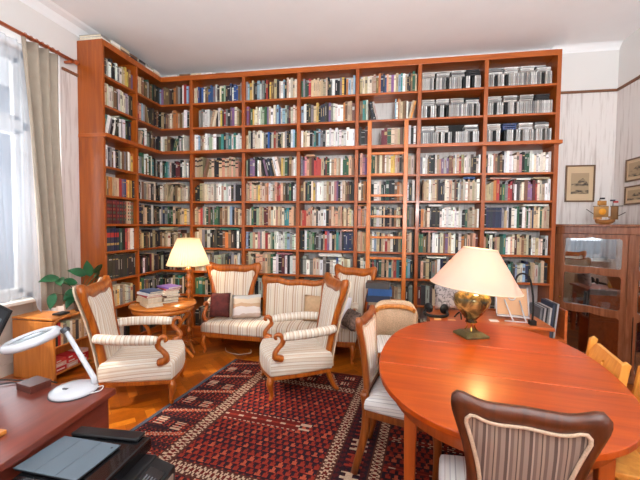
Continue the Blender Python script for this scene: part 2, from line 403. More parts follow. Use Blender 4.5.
PAGE = rgb(226, 214, 190)
def book_geo(mb, O, A, U, D, w, h, d, col, deco):
    """book with its spine facing -D; O = spine's lower corner, A along the shelf, U up, D inwards"""
    def p(a, u, q): return O+A*a+U*u+D*q
    t = min(.003, w*.15)
    # cover: spine and two boards; pages set back at top and foot
    mb.add([p(0, 0, 0), p(w, 0, 0), p(w, h, 0), p(0, h, 0), p(0, 0, d), p(w, 0, d), p(w, h, d), p(0, h, d)],
           [(0, 1, 2, 3), (1, 5, 6, 2), (4, 0, 3, 7), (4, 7, 6, 5), (0, 4, 5, 1)], [col, col, col, PAGE, PAGE])
    mb.add([p(0, h, 0), p(w, h, 0), p(w, h, t*2), p(0, h, t*2), p(t, h, t*2), p(w-t, h, t*2), p(t, h, d), p(w-t, h, d), p(0, h, d), p(w, h, d)],
           [(0, 1, 2, 3), (4, 5, 7, 6), (3, 4, 6, 8), (5, 2, 9, 7)], [col, PAGE, col, col])
    for (u0, u1, a0, a1, c) in deco:
        mb.add([p(w*a0, h*u0, -.0006), p(w*a1, h*u0, -.0006), p(w*a1, h*u1, -.0006), p(w*a0, h*u1, -.0006)], [(0, 1, 2, 3)], c)
def deco_for(ch, w):
    dark = ch in 'kdnmgvhberB'
    ink = rgb(176, 152, 104) if dark and brnd.random() < .6 else (rgb(190, 186, 180) if dark else (rgb(96, 86, 80) if brnd.random() < .75 else rgb(150, 74, 62)))
    r = brnd.random(); out = []
    if r < .10: out = [(.62, .80, .12, .88, ink)]
    elif r < .28: out = [(.80, .85, .0, 1, ink), (.10, .12, .0, 1, ink)]
    elif r < .58: out = [(.36, .80, .38, .62, ink)]
    elif r < .68: out = [(.88, .91, 0, 1, ink), (.60, .63, 0, 1, ink), (.12, .15, 0, 1, ink)]
    return out
SHELFN = ['top', 'second', 'third', 'fourth', 'fifth', 'sixth', 'seventh', 'eighth', 'ninth', 'lowest']
BAYN = dict(A='bay beside the curtain', B='inner wing bay', O='corner bay', P='bay after the corner', Q='second bay after corner', R='bay before the ladder', S='ladder bay', T='bay past the ladder', U='end bay by cabinet')
ORD = ['first', 'second', 'third', 'fourth', 'fifth', 'sixth', 'seventh', 'eighth', 'ninth', 'tenth', 'eleventh', 'twelfth', 'thirteenth', 'fourteenth', 'fifteenth', 'sixteenth', 'seventeenth',
       'eighteenth', 'nineteenth', 'twentieth']+['twenty-'+x for x in ('first', 'second', 'third', 'fourth', 'fifth', 'sixth', 'seventh', 'eighth', 'ninth')]+['thirtieth']+['thirty-'+x for x in ('first', 'second', 'third', 'fourth', 'fifth', 'sixth', 'seventh', 'eighth', 'ninth')]+['fortieth']
# spines read off the photograph, window side first; ( ) = tops leaning back to the window side, [ ] = the other way, _ = gap
ROWS = {
 'A': ['wkGwdkwkwttyyhv', 'cctccchkwcccGwdk', '[ewGkwd]kwGwgkn', 'dnwdGhwdkGwhGhwtyo', 'yyhoottttrrvboyoyd', 'mmmmmmmdmdhtchd', 'nnnnnnnngkrmfww', 'mdddddddddddd', 'ttckctycGtcwGtd', 'dGdkdGwdk'],
 'B': ['ccthhhGghgdk', 'frflG(htk)ddkh', 'dk[tgr]wdGkhhd', 'wwGgwhwgwekG', 'kdwhGttcdckd', 'nnkttkdwkhd', 'dkttkhdtktdk', 'wrkwmdkmtkdh', 'kygvhdkGdkd', 'kdGdhkd'],
 'O': ['hhdkohGkwrlv', 'khtctoothcwkt', '[w]thhk[gg]wkwgw', 'eelcdkmmkwwGwd', 'tt[tt]tkhttccc', 'nGgkgtkhttycG', 'htckhtthghtht', 'kdthcrkdthck', 'kdGwtgehcdgk', 'dkGwdkwdGt'],
 'P': ['ctbnbwhhbbbGwdcgskknwbbhG', '__GGwww[tc]tkwydrGkvvct', 'wwlhtcwwswwkgekGewewww', 'tttt[hh]tttkktftftftf', 'kkttccccGcwtwwwdGkkk', 'ttfrGcghgGggghthclkthct', 'tctGdwkddkkhohdkwk', 'tcwcwhGcsGdnGtw', 'gegckGcGkwgwesck', 'kdGhtcdGkwdktc'],
 'Q': ['GlytdklwGGkrkyhtkcwlktwctc', 'vmgycccwssgvcwcGlbwlsdmcct', 'tckccccwcGkbdcrtkktcGkkwlg', 'skvvkwc(kvknktwc)ytgkhcww', 'ttfcttytcfowwtfrrfhkdgkww', 'cscgkstftmmfccfttceeffh', 'lksfcpGccrcsgwwwwwslGsw', 'htcdfftttgwwkmwkwc', 'Gctkwchdtgk', 'dkhGtcdkG'],
 'R': ['gGgdrttttttttkdGwkkGykolwl', 'lwkdGtyknndkvGwwwwohtth', 'wtcckGedlGkwwwwwwwwwwwww', 'Gvpfhmrrrtkmgwtfctwgggth', 'htkgkcyGwwwcthcpvkwthmkk', 'frrfffccdwwwkhttftfhthttc', 'kkwgGsgkdGktrvwkteGGknnnnn', 'dGwGtcwGkcwbwctcG', 'khGtcwkdGtc', 'dkGhdktG'],
 'S': ['tctcctthonnbftvctlewtkkhgt', 'hheew(knkc)______lwotthhw[to]', 'dkdk____mmgctthtwkw', 'dfpvmggthchwtcyyctktcttch', 'chokdkwwcgkgkkhotcwkw', 'fofcclkcwcktkktkhctktlgGh', 'tfttftwltktcrtwkdtekttk', 'kcwftkrekgtktetrekGelk', 'kdhkdGGtGkdhtckdG', 'dkhGdtkGdk'],
 'T': ['', '', '', 'GwwhdkkwtfvGvhmtwtrtwwcdkcw', '_httwccthkkdccfchkwGtcwtctcw', 'kothckkkdkwwwwwwwwwwwkgttctw', 'gghktkwwGchvtwwkwohfhfm', 'kfhtkGtwnkGhttGkwkdt', 'mdGdtdkhdmkGdt', 'dkhmGdktd'],
 'U': ['', '', '', 'kwwwfhdhkwwwwctpkggwwcwwwcww', 'ttttorkgGrrmwdcchvvmrcctww', 'knnnnnnnGtwkwwgkwcgwtnttcgttt', 'fgkwkftgewwfcmtthtckwwtwckw', 'khwlktGskegdlcwlnkttcGtk', 'kGdwtGdkwhd', 'dkGhtdkw'],
}
TOPS = {('P', 6): [(.05, .45, 'tf'), (.55, .98, 'ee')], ('P', 7): [(.02, .42, 't')], ('Q', 4): [(.03, .25, 't')], ('Q', 7): [(.05, .3, 't'), (.36, .58, 'tc'), (.62, .95, 'pvw')], ('R', 3): [(.1, .28, 'f')],
        ('R', 6): [(.42, .68, 'n'), (.78, .98, 'fw')], ('R', 7): [(.36, .8, 'ww')], ('T', 4): [(.72, .92, 'bb')], ('T', 5): [(.16, .4, 'w')], ('T', 6): [(.05, .34, 'p')], ('T', 7): [(.15, .5, 'w')],
        ('U', 4): [(.08, .42, 'f'), (.48, .7, 'w'), (.73, .99, 't')], ('U', 5): [(.6, .97, 'ww')], ('U', 6): [(.02, .22, 'w')], ('O', 4): [(.3, .7, 't')], ('O', 6): [(.1, .5, 'ts')], ('A', 7): [(.05, .7, 'c')], ('A', 2): [(.5, .95, 'g')], ('S', 5): [(.0, .2, 'o')], ('P', 5): []}
FILL = {('A', 9): .8}
books = []          # (score, geometry args, colour letter, where)
CAMP = Vector((2.511, -4.303, 1.512))
def bay_frame(bay, z):
    if bay == 'A': return Vector((XW-.035, YW1+.034, z)), Vector((0, 1, 0)), Vector((-1, 0, 0)), (YW2-.016)-(YW1+.034)
    if bay == 'B': return Vector((XW-.035, YW2+.016, z)), Vector((0, 1, 0)), Vector((-1, 0, 0)), .43
    if bay == 'O': return Vector((XW-.13, .045, z)), Vector((1, 0, 0)), Vector((0, 1, 0)), .53
    i = 'PQRSTU'.index(bay); x1 = (i+1)*W-.023 if i < 5 else 4.313
    return Vector((i*W+.023, .035, z)), Vector((1, 0, 0)), Vector((0, 1, 0)), x1-(i*W+.023)
SETC = {('A', 4), ('A', 5), ('A', 6), ('A', 7)}
def hidden(pt):
    """picture-independent: spots behind the seating, lamps and tables are counted as hidden"""
    x, y, z = pt
    if z > 1.22: return False
    if z < .5: return True
    if y < -.1: return False
    if .1 < x < .55 and z < 1.15: return True
    if .5 < x < 1.0 and z < 1.0: return True
    if 1.0 < x < 2.1 and z < .87: return True
    if 2.0 < x < 2.45 and z < .95: return True
    if x > 2.9 and z < 1.0 and x < 4.0: return True
    return False
def fill_bay(bay):
    for k, row in enumerate(ROWS[bay]):
        if not row: continue
        if bay == 'O': row = 'kd'+row[-2:].strip('()[]')+row
        O, A, D, L = bay_frame(bay, SH[k]); U = Vector((0, 0, 1))
        gapw = .032; toks = []; lean = 0
        for ch in row:
            if ch == '(': lean = 1
            elif ch == '[': lean = -1
            elif ch in ')]': lean = 0; toks.append(('e', 0, 0))
            else: toks.append((ch, lean, 0 if ch == '_' else brnd.uniform(.7, 1.35)))
        gaps = sum(1 for t in toks if t[0] == '_' )*gapw
        lh = .21*sin(.24)
        nlean = 0; prev = 0
        for t in toks:
            if t[1] and not prev: nlean += 1
            prev = t[1]
        tot = sum(t[2]*(1.04 if t[1] else 1) for t in toks if t[0] not in '_' and not (t[0] == 'e' and t[2] == 0))
        use = L*FILL.get((bay, k), .985)-gaps-nlean*lh
        unit = min(use/tot, .042)
        a = .002; prev = 0; n = 0
        base = brnd.uniform(.205, .24); dpt = .15; rowtop = []
        gapk = SH[k-1]-SH[k]-.03 if k else .30
        maxh = min(gapk-.035, .27)
        for ch, ln, q in toks:
            if ch == '_': a += gapw; continue
            if ch == 'e' and q == 0: prev = 0; continue
            w = q*unit
            h = min(maxh, max(.145, base*brnd.uniform(.86, 1.14))); d = brnd.uniform(.12, .16)
            if (bay, k) in SETC: h = base*1.12 if (bay, k) != ('A', 4) else base
            if ch == 'n' and (bay, k) in (('R', 6), ('U', 5)): h = base*1.0
            Oi = O+D*brnd.uniform(0, .02); Ai, Ui = A, U; n += 1
            if ln:
                if not prev:
                    if ln == 1: a += lh; 
                th = .24*ln
                # pivot on the lower corner
                if ln == 1:
                    Ui = U*cos(th)-A*sin(th); Ai = A*cos(th)+U*sin(th); o = Oi+A*a+U*.0005
                else:
                    th = .24; Ui = U*cos(th)+A*sin(th); Ai = A*cos(th)-U*sin(th); o = Oi+A*a+U*(w*sin(th)+.0005)
                step = w*1.04
                h = min(h, maxh*.93)
                if ln == -1: rowtop.append((a, a+step, h))
            else:
                if prev == -1: a += lh
                o = Oi+A*a+U*.0005; step = w
            prev = ln
            col = bcol(ch); dec = deco_for(ch, w)
            if (bay, k) == ('A', 5): dec = [(.15+.14*i, .23+.14*i, .25, .75, rgb(150, 60, 50) if i % 2 else rgb(60, 90, 70)) for i in range(6)]
            if (bay, k) == ('A', 6) and ch == 'n': dec = [(.60, .80, 0, 1, rgb(170, 40, 40)), (.25, .35, 0, 1, rgb(170, 140, 80))]
            if bay == 'P' and k == 3 and ch in 'tf': dec = [(.80, .90, 0, 1, rgb(50, 36, 30)), (.55, .62, 0, 1, rgb(50, 36, 30))]
            if bay == 'U' and k == 5 and ch == 'n': dec = [(.82, .84, 0, 1, rgb(120, 110, 90))]
            cen = o+Ai*w/2+Ui*h/2; vis = (cen-CAMP)
            face = abs(vis.normalized().dot(D))
            sc = w*h*face/vis.length_squared
            if hidden(cen): sc *= .02
            books.append((sc, (o, Ai, Ui, D, w-.0006, h, d, col, dec), ch, (bay, k, n, 'u', w, h)))
            rowtop.append((a-(.03 if ln else 0), a+step+(.05 if ln == -1 else .0), h+.001)); a += step
        for f0, f1, letters in TOPS.get((bay, k), []):
            x0, x1 = L*f0, L*f1
            zz = max([h for p, q, h in rowtop if q > x0 and p < x1] or [0])+.002
            for j, ch in enumerate(letters):
                th = brnd.uniform(.016, .024); ww = (x1-x0)*brnd.uniform(.88, 1)
                if zz+th > gapk+.0: break
                o = O+A*x0+U*(zz+th)
                # lying flat, spine out: along = down, up = along the shelf
                col = bcol(ch); cen = o+A*ww/2
                sc = th*ww/(cen-CAMP).length_squared
                books.append((sc*(.02 if hidden(cen) else 1), (o, -U, A, D, th, ww, .14, col, []), ch, (bay, k, j+1, 'flat', th, f0)))
                zz += th+.0008
for _b in 'ABOPQRSTU': fill_bay(_b)
def emit_books(limit):
    order = sorted(range(len(books)), key=lambda i: -books[i][0]); keep = set(order[:limit])
    rest = MB(); seen = {}
    for i, (sc, g, ch, (bay, k, n, how, w, h)) in enumerate(books):
        if i not in keep: book_geo(rest, *g); continue
        mb = MB(); book_geo(mb, *g)
        O, A, U, D, ww, hh, d = g[:7]
        o = mb.build('book', BOOKM, None, 0, 0, O+A*ww/2+D*d/2)
        size = 'thick' if w > .034 else ('thin' if w < .019 else '')
        if how == 'u':
            lab = f'{size} {CNAME[ch]} book, {ORD[n-1]} from window side, {SHELFN[k]} shelf, {BAYN[bay]}'
        else:
            lab = f'{CNAME[ch]} book lying flat {ORD[n-1]} of pile above {SHELFN[k]} shelf row, {BAYN[bay]}'
            if lab in seen: lab = f'{CNAME[ch]} book lying flat nearer the cabinet above {SHELFN[k]} shelf row, {BAYN[bay]}'
        lab = ' '.join(lab.split()); seen[lab] = 1
        tag(o, lab, 'book', f'books on the {SHELFN[k]} shelf')
    o = rest.build('books', BOOKM); tag(o, 'remaining small book spines packed along all bookcase shelves', 'books', None, 'stuff')
emit_books(262)

# ------------------------------------------------------------------ disc cases in the two end bays
def discs():
    r = random.Random(5); cols = [(190, 187, 183), (214, 211, 207), (160, 157, 154), (224, 221, 217), (182, 176, 170), (202, 200, 198), (128, 126, 126), (230, 227, 224), (194, 184, 176)]
    for bay, x0, x1 in (('T', 4*W+.02, 5*W-.02), ('U', 5*W+.02, 4.311)):
        for k in range(3):
            z = SH[k]; L = x1-x0; U = Vector((0, 0, 1)); A = Vector((1, 0, 0)); D = Vector((0, 1, 0))
            # black rack the cases stand in
            rk = thing('disc_rack', f'black rack holding disc cases on the {SHELFN[k]} shelf, {BAYN[bay]}', 'rack', (x0+L/2, .15, z+.001), 0, 'disc racks')
            MB().box(-L/2+.004, L/2-.004, .052, .062, .0, .262).build('back_panel', BLACKM, rk)
            cuts = sorted(r.sample([.14, .30, .44, .56, .70, .84], 3))
            for c in cuts: MB().box(-L/2+c*L-.012, -L/2+c*L+.012, -.095, .05, .0, .140).build('divider', BLACKM, rk)
            a = x0+.008; n = 0; w = .0225
            while a+w < x1-.006:
                fr = (a+w/2-x0)/L
                if any(abs(a+w/2-(x0+c*L)) < .0245 for c in cuts): a += .004; continue
                if r.random() < .05: a += w; continue
                n += 1
                k_ = r.uniform(.88, 1.08); c = [min(245, x*k_) for x in r.choice(cols)]
                mb = MB(); h = .142; o = Vector((a, .032+r.uniform(0, .006), z+.001))
                p = lambda u, v, q: o+A*u+U*v+D*q
                col = rgb(*c); dk = rgb(50, 48, 50)
                wd = w*.64
                mb.box(a, a+wd, o.y, o.y+.134, z+.001, z+.001+h, col)
                mb.add([p(wd*.3, .03, -.0005), p(wd*.7, .03, -.0005), p(wd*.7, .11, -.0005), p(wd*.3, .11, -.0005)], [(0, 1, 2, 3)], rgb(*[x*.72 for x in c]))
                ob = mb.build('disc_case', CDM, None, 0, 0, (a+wd/2, .1, z+.001))
                tone = 'pale' if sum(c) > 540 else ('dark' if sum(c) < 360 else 'grey')
                tag(ob, f'{tone} upright disc case, {ORD[n-1]} from window side, {SHELFN[k]} shelf, {BAYN[bay]}', 'disc case', f'disc cases, {SHELFN[k]} shelf, {BAYN[bay]}')
                a += w
            # piles lying on the standing row
            xs = [x0+.012+i*(L-.16)/3.25 for i in range(4)]
            for i, xx in enumerate(xs):
                ww = .142 if i < 3 else min(.142, x1-xx-.008)
                if bay == 'T' and k == 2 and i == 2: continue
                dark = (bay, k, i) in (('T', 0, 3), ('U', 1, 3), ('U', 2, 1))
                cnt = 3 if (bay, k, i) not in (('T', 1, 3), ('U', 0, 3)) else 2
                zz = z+.1455
                for j in range(cnt):
                    th = .024
                    k_ = r.uniform(.88, 1.08); c = [min(245, x*k_) for x in r.choice(cols)]
                    if dark: c = (24, 24, 28) if (bay, k) != ('U', 2) else (44, 62, 112)
                    dx = r.uniform(-.004, .004); xa = max(x0+.002, xx+dx)
                    mb = MB(); mb.box(xa, xa+ww-.004, .034, .165, zz, zz+th-.007, rgb(*c))
                    mb.add([(xa+.02, .0334, zz+.004), (xa+ww*.7, .0334, zz+.004), (xa+ww*.7, .0334, zz+.008), (xa+.02, .0334, zz+.008)], [(0, 1, 2, 3)], rgb(70, 64, 64))
                    ob = mb.build('disc_case', CDM, None, 0, 0, (xa+ww/2, .1, zz))
                    tone = 'black' if dark and c[2] < 40 else ('blue' if dark else ('pale' if sum(c) > 540 else ('dark' if sum(c) < 360 else 'grey')))
                    tag(ob, f'{tone} flat disc case, {ORD[j]} up in {ORD[i]} pile, {SHELFN[k]} shelf, {BAYN[bay]}', 'disc case', f'disc cases, {SHELFN[k]} shelf, {BAYN[bay]}')
                    zz += th
discs()

# ------------------------------------------------------------------ upholstered furniture
def resample(pts, n):
    P = [Vector((p[0], p[1])) for p in pts]; L = [0.]
    for i in range(1, len(P)): L.append(L[-1]+(P[i]-P[i-1]).length)
    out = []; j = 0
    for k in range(n):
        t = L[-1]*k/(n-1)
        while j < len(P)-2 and L[j+1] < t: j += 1
        q = (t-L[j])/max(1e-9, L[j+1]-L[j]); out.append(P[j]+(P[j+1]-P[j])*q)
    return out
def mirror_outline(half, n=28):
    """half outline from top centre down the +x side to bottom centre -> closed outline"""
    c = resample(crom([(p[0], p[1], 0) for p in half], 6), n)
    return [(p.x, p.y) for p in c]+[(-p.x, p.y) for p in c[-2:0:-1]]
def frame_ring(outer, inner, t, y0=0.):
    """carved frame between two outlines with equal point counts (x,z), thickness t along y"""
    n = len(outer); mb = MB(); vs = []
    mid = [((a[0]+b[0])/2, (a[1]+b[1])/2) for a, b in zip(outer, inner)]
    loops = [(outer, -t*.3), (mid, -t*.5), (inner, -t*.36), (inner, t*.36), (mid, t*.5), (outer, t*.3)]
    for lp, y in loops: vs += [(p[0], y0+y, p[1]) for p in lp]
    fs = [(a*n+i, a*n+(i+1) % n, ((a+1) % 6)*n+(i+1) % n, ((a+1) % 6)*n+i) for a in range(6) for i in range(n)]
    return mb.add(vs, fs, None, None, True)
def pad(outline, t, y0, bulge=.03, both=True):
    """upholstered panel on an (x,z) outline with domed faces; stripes run upright"""
    n = len(outline); cx = 0; cz = sum(p[1] for p in outline)/n
    mb = MB(); rings = [1., .93, .8, .6, .35, .1]
    for sgn in ((-1, 1) if both else (-1,)):
        vs = []
        for r in rings:
            y = y0+sgn*(t/2+bulge*(1-r**2.6)); vs += [(cx+(p[0]-cx)*r, y, cz+(p[1]-cz)*r) for p in outline]
        fs = []; uv = []
        for a in range(len(rings)-1):
            for i in range(n):
                q = (a*n+i, a*n+(i+1) % n, (a+1)*n+(i+1) % n, (a+1)*n+i); fs.append(q); uv.append([(vs[k][0], vs[k][2]) for k in q])
        q = tuple(range((len(rings)-1)*n, len(rings)*n)); fs.append(q); uv.append([(vs[k][0], vs[k][2]) for k in q])
        mb.add(vs, fs, None, uv, True)
    vs = [(p[0], y0-t/2, p[1]) for p in outline]+[(p[0], y0+t/2, p[1]) for p in outline]
    fs = [(i, (i+1) % n, n+(i+1) % n, n+i) for i in range(n)]
    mb.add(vs, fs, None, [[(vs[k][0], vs[k][2]) for k in f] for f in fs], True)
    return mb
def seat_cushion(outline, z0, z1, dome, over=.012):
    """sprung seat on an (x,y) outline: upright border, rounded edge, domed top; stripes run front to back and down the border"""
    n = len(outline); cx = 0; cy = sum(p[1] for p in outline)/n; mb = MB()
    lv = [(1.0, z0), (1.0+over, z0+.012), (1.0+over, z1-.03), (.985, z1-.008), (.95, z1), (.8, z1+dome*.5), (.55, z1+dome*.85), (.25, z1+dome), (.05, z1+dome)]
    vs = []
    for s, z in lv: vs += [(cx+(p[0]-cx)*s, cy+(p[1]-cy)*s, z) for p in outline]
    fs = []; uv = []
    for a in range(len(lv)-1):
        for i in range(n):
            q = (a*n+i, a*n+(i+1) % n, (a+1)*n+(i+1) % n, (a+1)*n+i); fs.append(q)
            e = Vector(outline[(i+1) % n])-Vector(outline[i]); side = abs(e.y) > abs(e.x)*1.1 and a < 4
            uv.append([(vs[k][0]+(math.copysign(1, vs[k][0])*(z1-vs[k][2]) if side else 0), vs[k][1]) for k in q])
    for a, rev in ((0, True), (len(lv)-1, False)):
        q = tuple(range(a*n, (a+1)*n)); q = q[::-1] if rev else q
        fs.append(q); uv.append([(vs[k][0], vs[k][1]) for k in q])
    return mb.add(vs, fs, None, uv, True)
def seat_outline(wf, wb, d, bow=.05, n=7):
    f = [(-wf/2+wf*i/n, -d/2-bow*(1-(2*i/n-1)**2)) for i in range(n+1)]
    b = [(wb/2-wb*i/n, d/2) for i in range(n+1)]
    r = [(wf/2+(wb-wf)/2*i/5+.012*sin(pi*i/5), -d/2+d*i/5) for i in range(1, 5)]
    l = [(-p[0], p[1]) for p in r[::-1]]
    return f+r+b+l
BACKO = [(0, .96), (.26, .955), (.50, .955), (.66, .968), (.80, .992), (.92, 1.0), (1.0, .965), (1.0, .90), (.93, .80), (.83, .66), (.76, .50), (.735, .34), (.75, .18), (.77, 0), (0, 0)]
BACKI = [(0, .845), (.12, .842), (.28, .836), (.44, .836), (.58, .850), (.68, .868), (.76, .862), (.80, .82), (.75, .75), (.66, .62), (.585, .48), (.55, .33), (.55, .20), (.55, .075), (0, .075)]
def back_outlines(w, z0, z1, n=34):
    """matching outer and inner outlines scaled to half width w/2"""
    def sc(h): return [(p[0]*w/2, z0+p[1]*(z1-z0)) for p in h]
    # split at the lower corner so both outlines keep their corners
    def go(h):
        a = resample(crom([(p[0], p[1], 0) for p in sc(h)[:-1]], 6), n); b = resample(sc(h)[-2:], 6)[1:]
        c = a+b
        return [(p.x, p.y) for p in c]+[(-p.x, p.y) for p in c[-2:0:-1]]
    return go(BACKO), go(BACKI)
def lean(mb, zb, k, yo, curve=0.):
    """recline a part about height zb: y shifts back with height"""
    return mb.xf(lambda v: Vector((v.x, v.y+yo+k*max(0, v.z-zb)+curve*v.x*v.x, v.z)))
def cabriole(x, y, z, ox, oy):
    """curved front leg from the rail down to a small foot, bowing towards (ox,oy)"""
    p = [(x, y, z), (x+ox*.022, y+oy*.022, z*.80), (x+ox*.016, y+oy*.016, z*.55), (x-ox*.004, y-oy*.004, z*.28), (x+ox*.004, y+oy*.004, z*.12), (x+ox*.018, y+oy*.018, .02)]
    return MB().tube(p, [.031, .033, .025, .018, .015, .017], 8, None, 4)
def armchair(label, loc, rot, group):
    t = thing('armchair', label, 'armchair', loc, rot, group)
    wf, wb, d, z0, z1 = .59, .50, .55, .215, .37
    ol = seat_outline(wf, wb, d, .05)
    rail = MB().prism([(p[0]*.99, p[1]*.99) for p in ol], .185, .222, 2); rail.build('seat_rail', CHAIRW, t, .006)
    seat_cushion(ol, .223, z1, .035).build('seat', FAB, t)
    for x, y, ox, oy in ((-.25, -.265, -.7, -.7), (.25, -.265, .7, -.7)): cabriole(x, y, .195, ox, oy).build('leg', CHAIRW, t)
    for x in (-.22, .22):
        MB().tube([(x, .245, .21), (x, .265, .14), (x*1.03, .31, .05), (x*1.06, .345, .018)], [.026, .023, .02, .018], 8, None, 4).build('leg', CHAIRW, t)
    o, i = back_outlines(.60, .235, 1.02)
    lean(frame_ring(o, i, .06), .3, .20, .25).build('back_frame', CHAIRW, t)
    lean(pad(i, .03, -.008, .03), .3, .20, .25).build('back_pad', FAB, t)
    out = [(p[0]*.97, p[1]*.985) for p in o]
    lean(pad(out, .012, .045, .012), .3, .20, .25).build('back_cover', PLAINF, t)
    for s in (-1, 1):
        x = s*.305
        # padded armrest
        MB().tube([(s*.235, .30, .575), (s*.28, .20, .575), (x, .06, .57), (x, -.10, .562), (x-.003*s, -.175, .555)], [.038, .042, .042, .041, .034], 12, None, 4, False, (1.0, .95), True).build('armrest', FAB, t)
        # scrolled support from the seat rail up to the arm
        pts = [(x-.012*s, -.185, .372), (x, -.235, .392), (x, -.243, .43), (x, -.215, .47), (x, -.183, .505), (x, -.180, .545), (x, -.207, .580), (x, -.238, .578), (x, -.246, .556), (x, -.229, .545)]
        MB().tube(pts, [.034, .032, .025, .022, .024, .025, .022, .019, .015, .011], 8, None, 4, False, (1.15, .9)).build('arm_support', CHAIRW, t)
        MB().tube([(x-.014*s, -.175, .366), (x-.014*s, -.235, .372), (x-.012*s, -.262, .392)], [.02, .028, .016], 8, None, 3, False, (1.2, .7)).build('scroll_foot', CHAIRW, t)
    return t
armchair('striped armchair with carved honey wood frame beside the writing table and window', (.44, -1.535, .0115), RAD(112), 'striped armchairs')
armchair('striped armchair in the middle of the room with its back to the dining table', (1.705, -1.105, .0115), RAD(-63), 'striped armchairs')

def settee():
    t = thing('settee', 'long striped settee with three carved wooden backs standing before the bookcase', 'sofa', (1.32, -.30, 0))
    L, d = 1.80, .43
    n = 16
    f = [(-L/2+L*i/n, -d/2-.05*sin(pi*i/n)) for i in range(n+1)]
    b = [(L/2-.04-(L-.08)*i/n, d/2) for i in range(n+1)]
    ol = f+[(L/2, -d/4), (L/2-.01, 0), (L/2-.03, d/4)]+b+[(-L/2+.03, d/4), (-L/2+.01, 0), (-L/2, -d/4)]
    MB().prism([(p[0]*.995, p[1]*.99) for p in ol], .20, .255, 2).build('seat_rail', CHAIRW, t, .006)
    seat_cushion(ol, .256, .365, .035, .006).build('seat', FABS, t)
    for x, y, ox, oy in ((-.86, -.20, -.6, -.7), (.86, -.20, .6, -.7)): cabriole(x, y, .21, ox, oy).build('leg', CHAIRW, t)
    for x in (-.84, .84): MB().tube([(x, .19, .22), (x, .20, .12), (x, .22, .008)], [.026, .022, .018], 8, None, 3).build('leg', CHAIRW, t)
    def panel(cx, cy, w, zt, rz, zb=.30):
        M = Matrix.Translation((cx, cy, 0)) @ Matrix.Rotation(rz, 4, 'Z')
        o, i = back_outlines(w, zb, zt)
        lean(frame_ring(o, i, .05), .3, .10, 0).xf(lambda v: M @ v).build('back_frame', CHAIRW, t)
        lean(pad(i, .03, -.008, .028), .3, .10, 0).xf(lambda v: M @ v).build('back_pad', FABS, t)
    panel(-.67, .115, .70, 1.04, RAD(6))
    # long middle back with a low scrolled top rail
    H = [(0, .92), (.12, .92), (.3, .90), (.46, .925), (.60, .965), (.72, .955), (.82, .945), (.93, .985), (1.0, .96), (1.0, .86), (.955, .74), (.95, .4), (.95, 0)]
    I = [(0, .805), (.1, .80), (.3, .79), (.46, .81), (.60, .835), (.72, .82), (.80, .82), (.85, .81), (.86, .77), (.86, .70), (.86, .55), (.86, .3), (.86, .05)]
    def go(h):
        a = resample(crom([(p[0]*.50, .30+p[1]*.60, 0) for p in h], 5), 34); e = a[-1]
        bb = [Vector((e.x*(1-k/6), e.y)) for k in range(1, 7)]; c = a+bb
        return [(p.x, p.y) for p in c]+[(-p.x, p.y) for p in c[-2:0:-1]]
    o, i = go(H), go(I)
    M = Matrix.Translation((.20, .13, 0))
    lean(frame_ring(o, i, .05), .3, .12, 0).xf(lambda v: M @ v).build('back_frame', CHAIRW, t)
    lean(pad(i, .03, -.01, .03), .3, .12, 0).xf(lambda v: M @ v).build('back_pad', FABS, t)
    panel(.83, .09, .54, 1.05, RAD(-22))
    for s in (-1, 1):
        x = s*.875
        MB().tube([(x-.03*s, .17, .60), (x, .06, .60), (x, -.06, .575), (x, -.11, .55)], [.034, .038, .036, .026], 10, None, 4, False, (1.1, .9), True).build('armrest', FABS, t)
        pts = [(x, -.15, .38), (x, -.20, .42), (x, -.185, .47), (x, -.14, .515), (x, -.125, .55), (x, -.145, .585), (x, -.18, .58), (x, -.185, .555)]
        MB().tube(pts, [.03, .027, .022, .021, .022, .021, .017, .012], 8, None, 4).build('arm_support', CHAIRW, t)
settee()
def cushion(name, label, loc, w, h, th, rx, rz, mat, ry=0, mb=None):
    """a plump square cushion standing on its edge"""
    N = 12; mb = MB()
    for sg in (-1, 1):
        vs = []; fs = []; uv = []
        for i in range(N+1):
            for j in range(N+1):
                a, b = 2*i/N-1, 2*j/N-1
                pin = 1-.06*(1-a*a)*0-.07*(1-(abs(a)**4))*abs(b)**6*0
                bul = max(0, (1-a**4)*(1-b**4))**.55
                ca = a*w/2*(1-.05*(1-abs(b))*abs(a)**3); cb = b*h/2*(1-.05*(1-abs(a))*abs(b)**3)
                vs.append((ca, sg*th/2*bul, cb+h/2))
        for i in range(N):
            for j in range(N):
                q = (i*(N+1)+j, (i+1)*(N+1)+j, (i+1)*(N+1)+j+1, i*(N+1)+j+1); fs.append(q); uv.append([(vs[k][0], vs[k][2]) for k in q])
        mb.add(vs, fs, None, uv, True)
    M = Matrix.Rotation(rz, 4, 'Z') @ Matrix.Rotation(rx, 4, 'X') @ Matrix.Rotation(ry, 4, 'Y')
    mb.xf(lambda v: M @ v+Vector(loc))
    o = mb.build(name, mat, None, 0, 0, loc, True); tag(o, label, 'cushion', 'cushions on the settee'); return o
VELVET = plain('maroon_velvet', rgb(98, 38, 34), .8, 0, .5, 16)
m, n_, l_, b_ = nodes('patchwork_cloth')
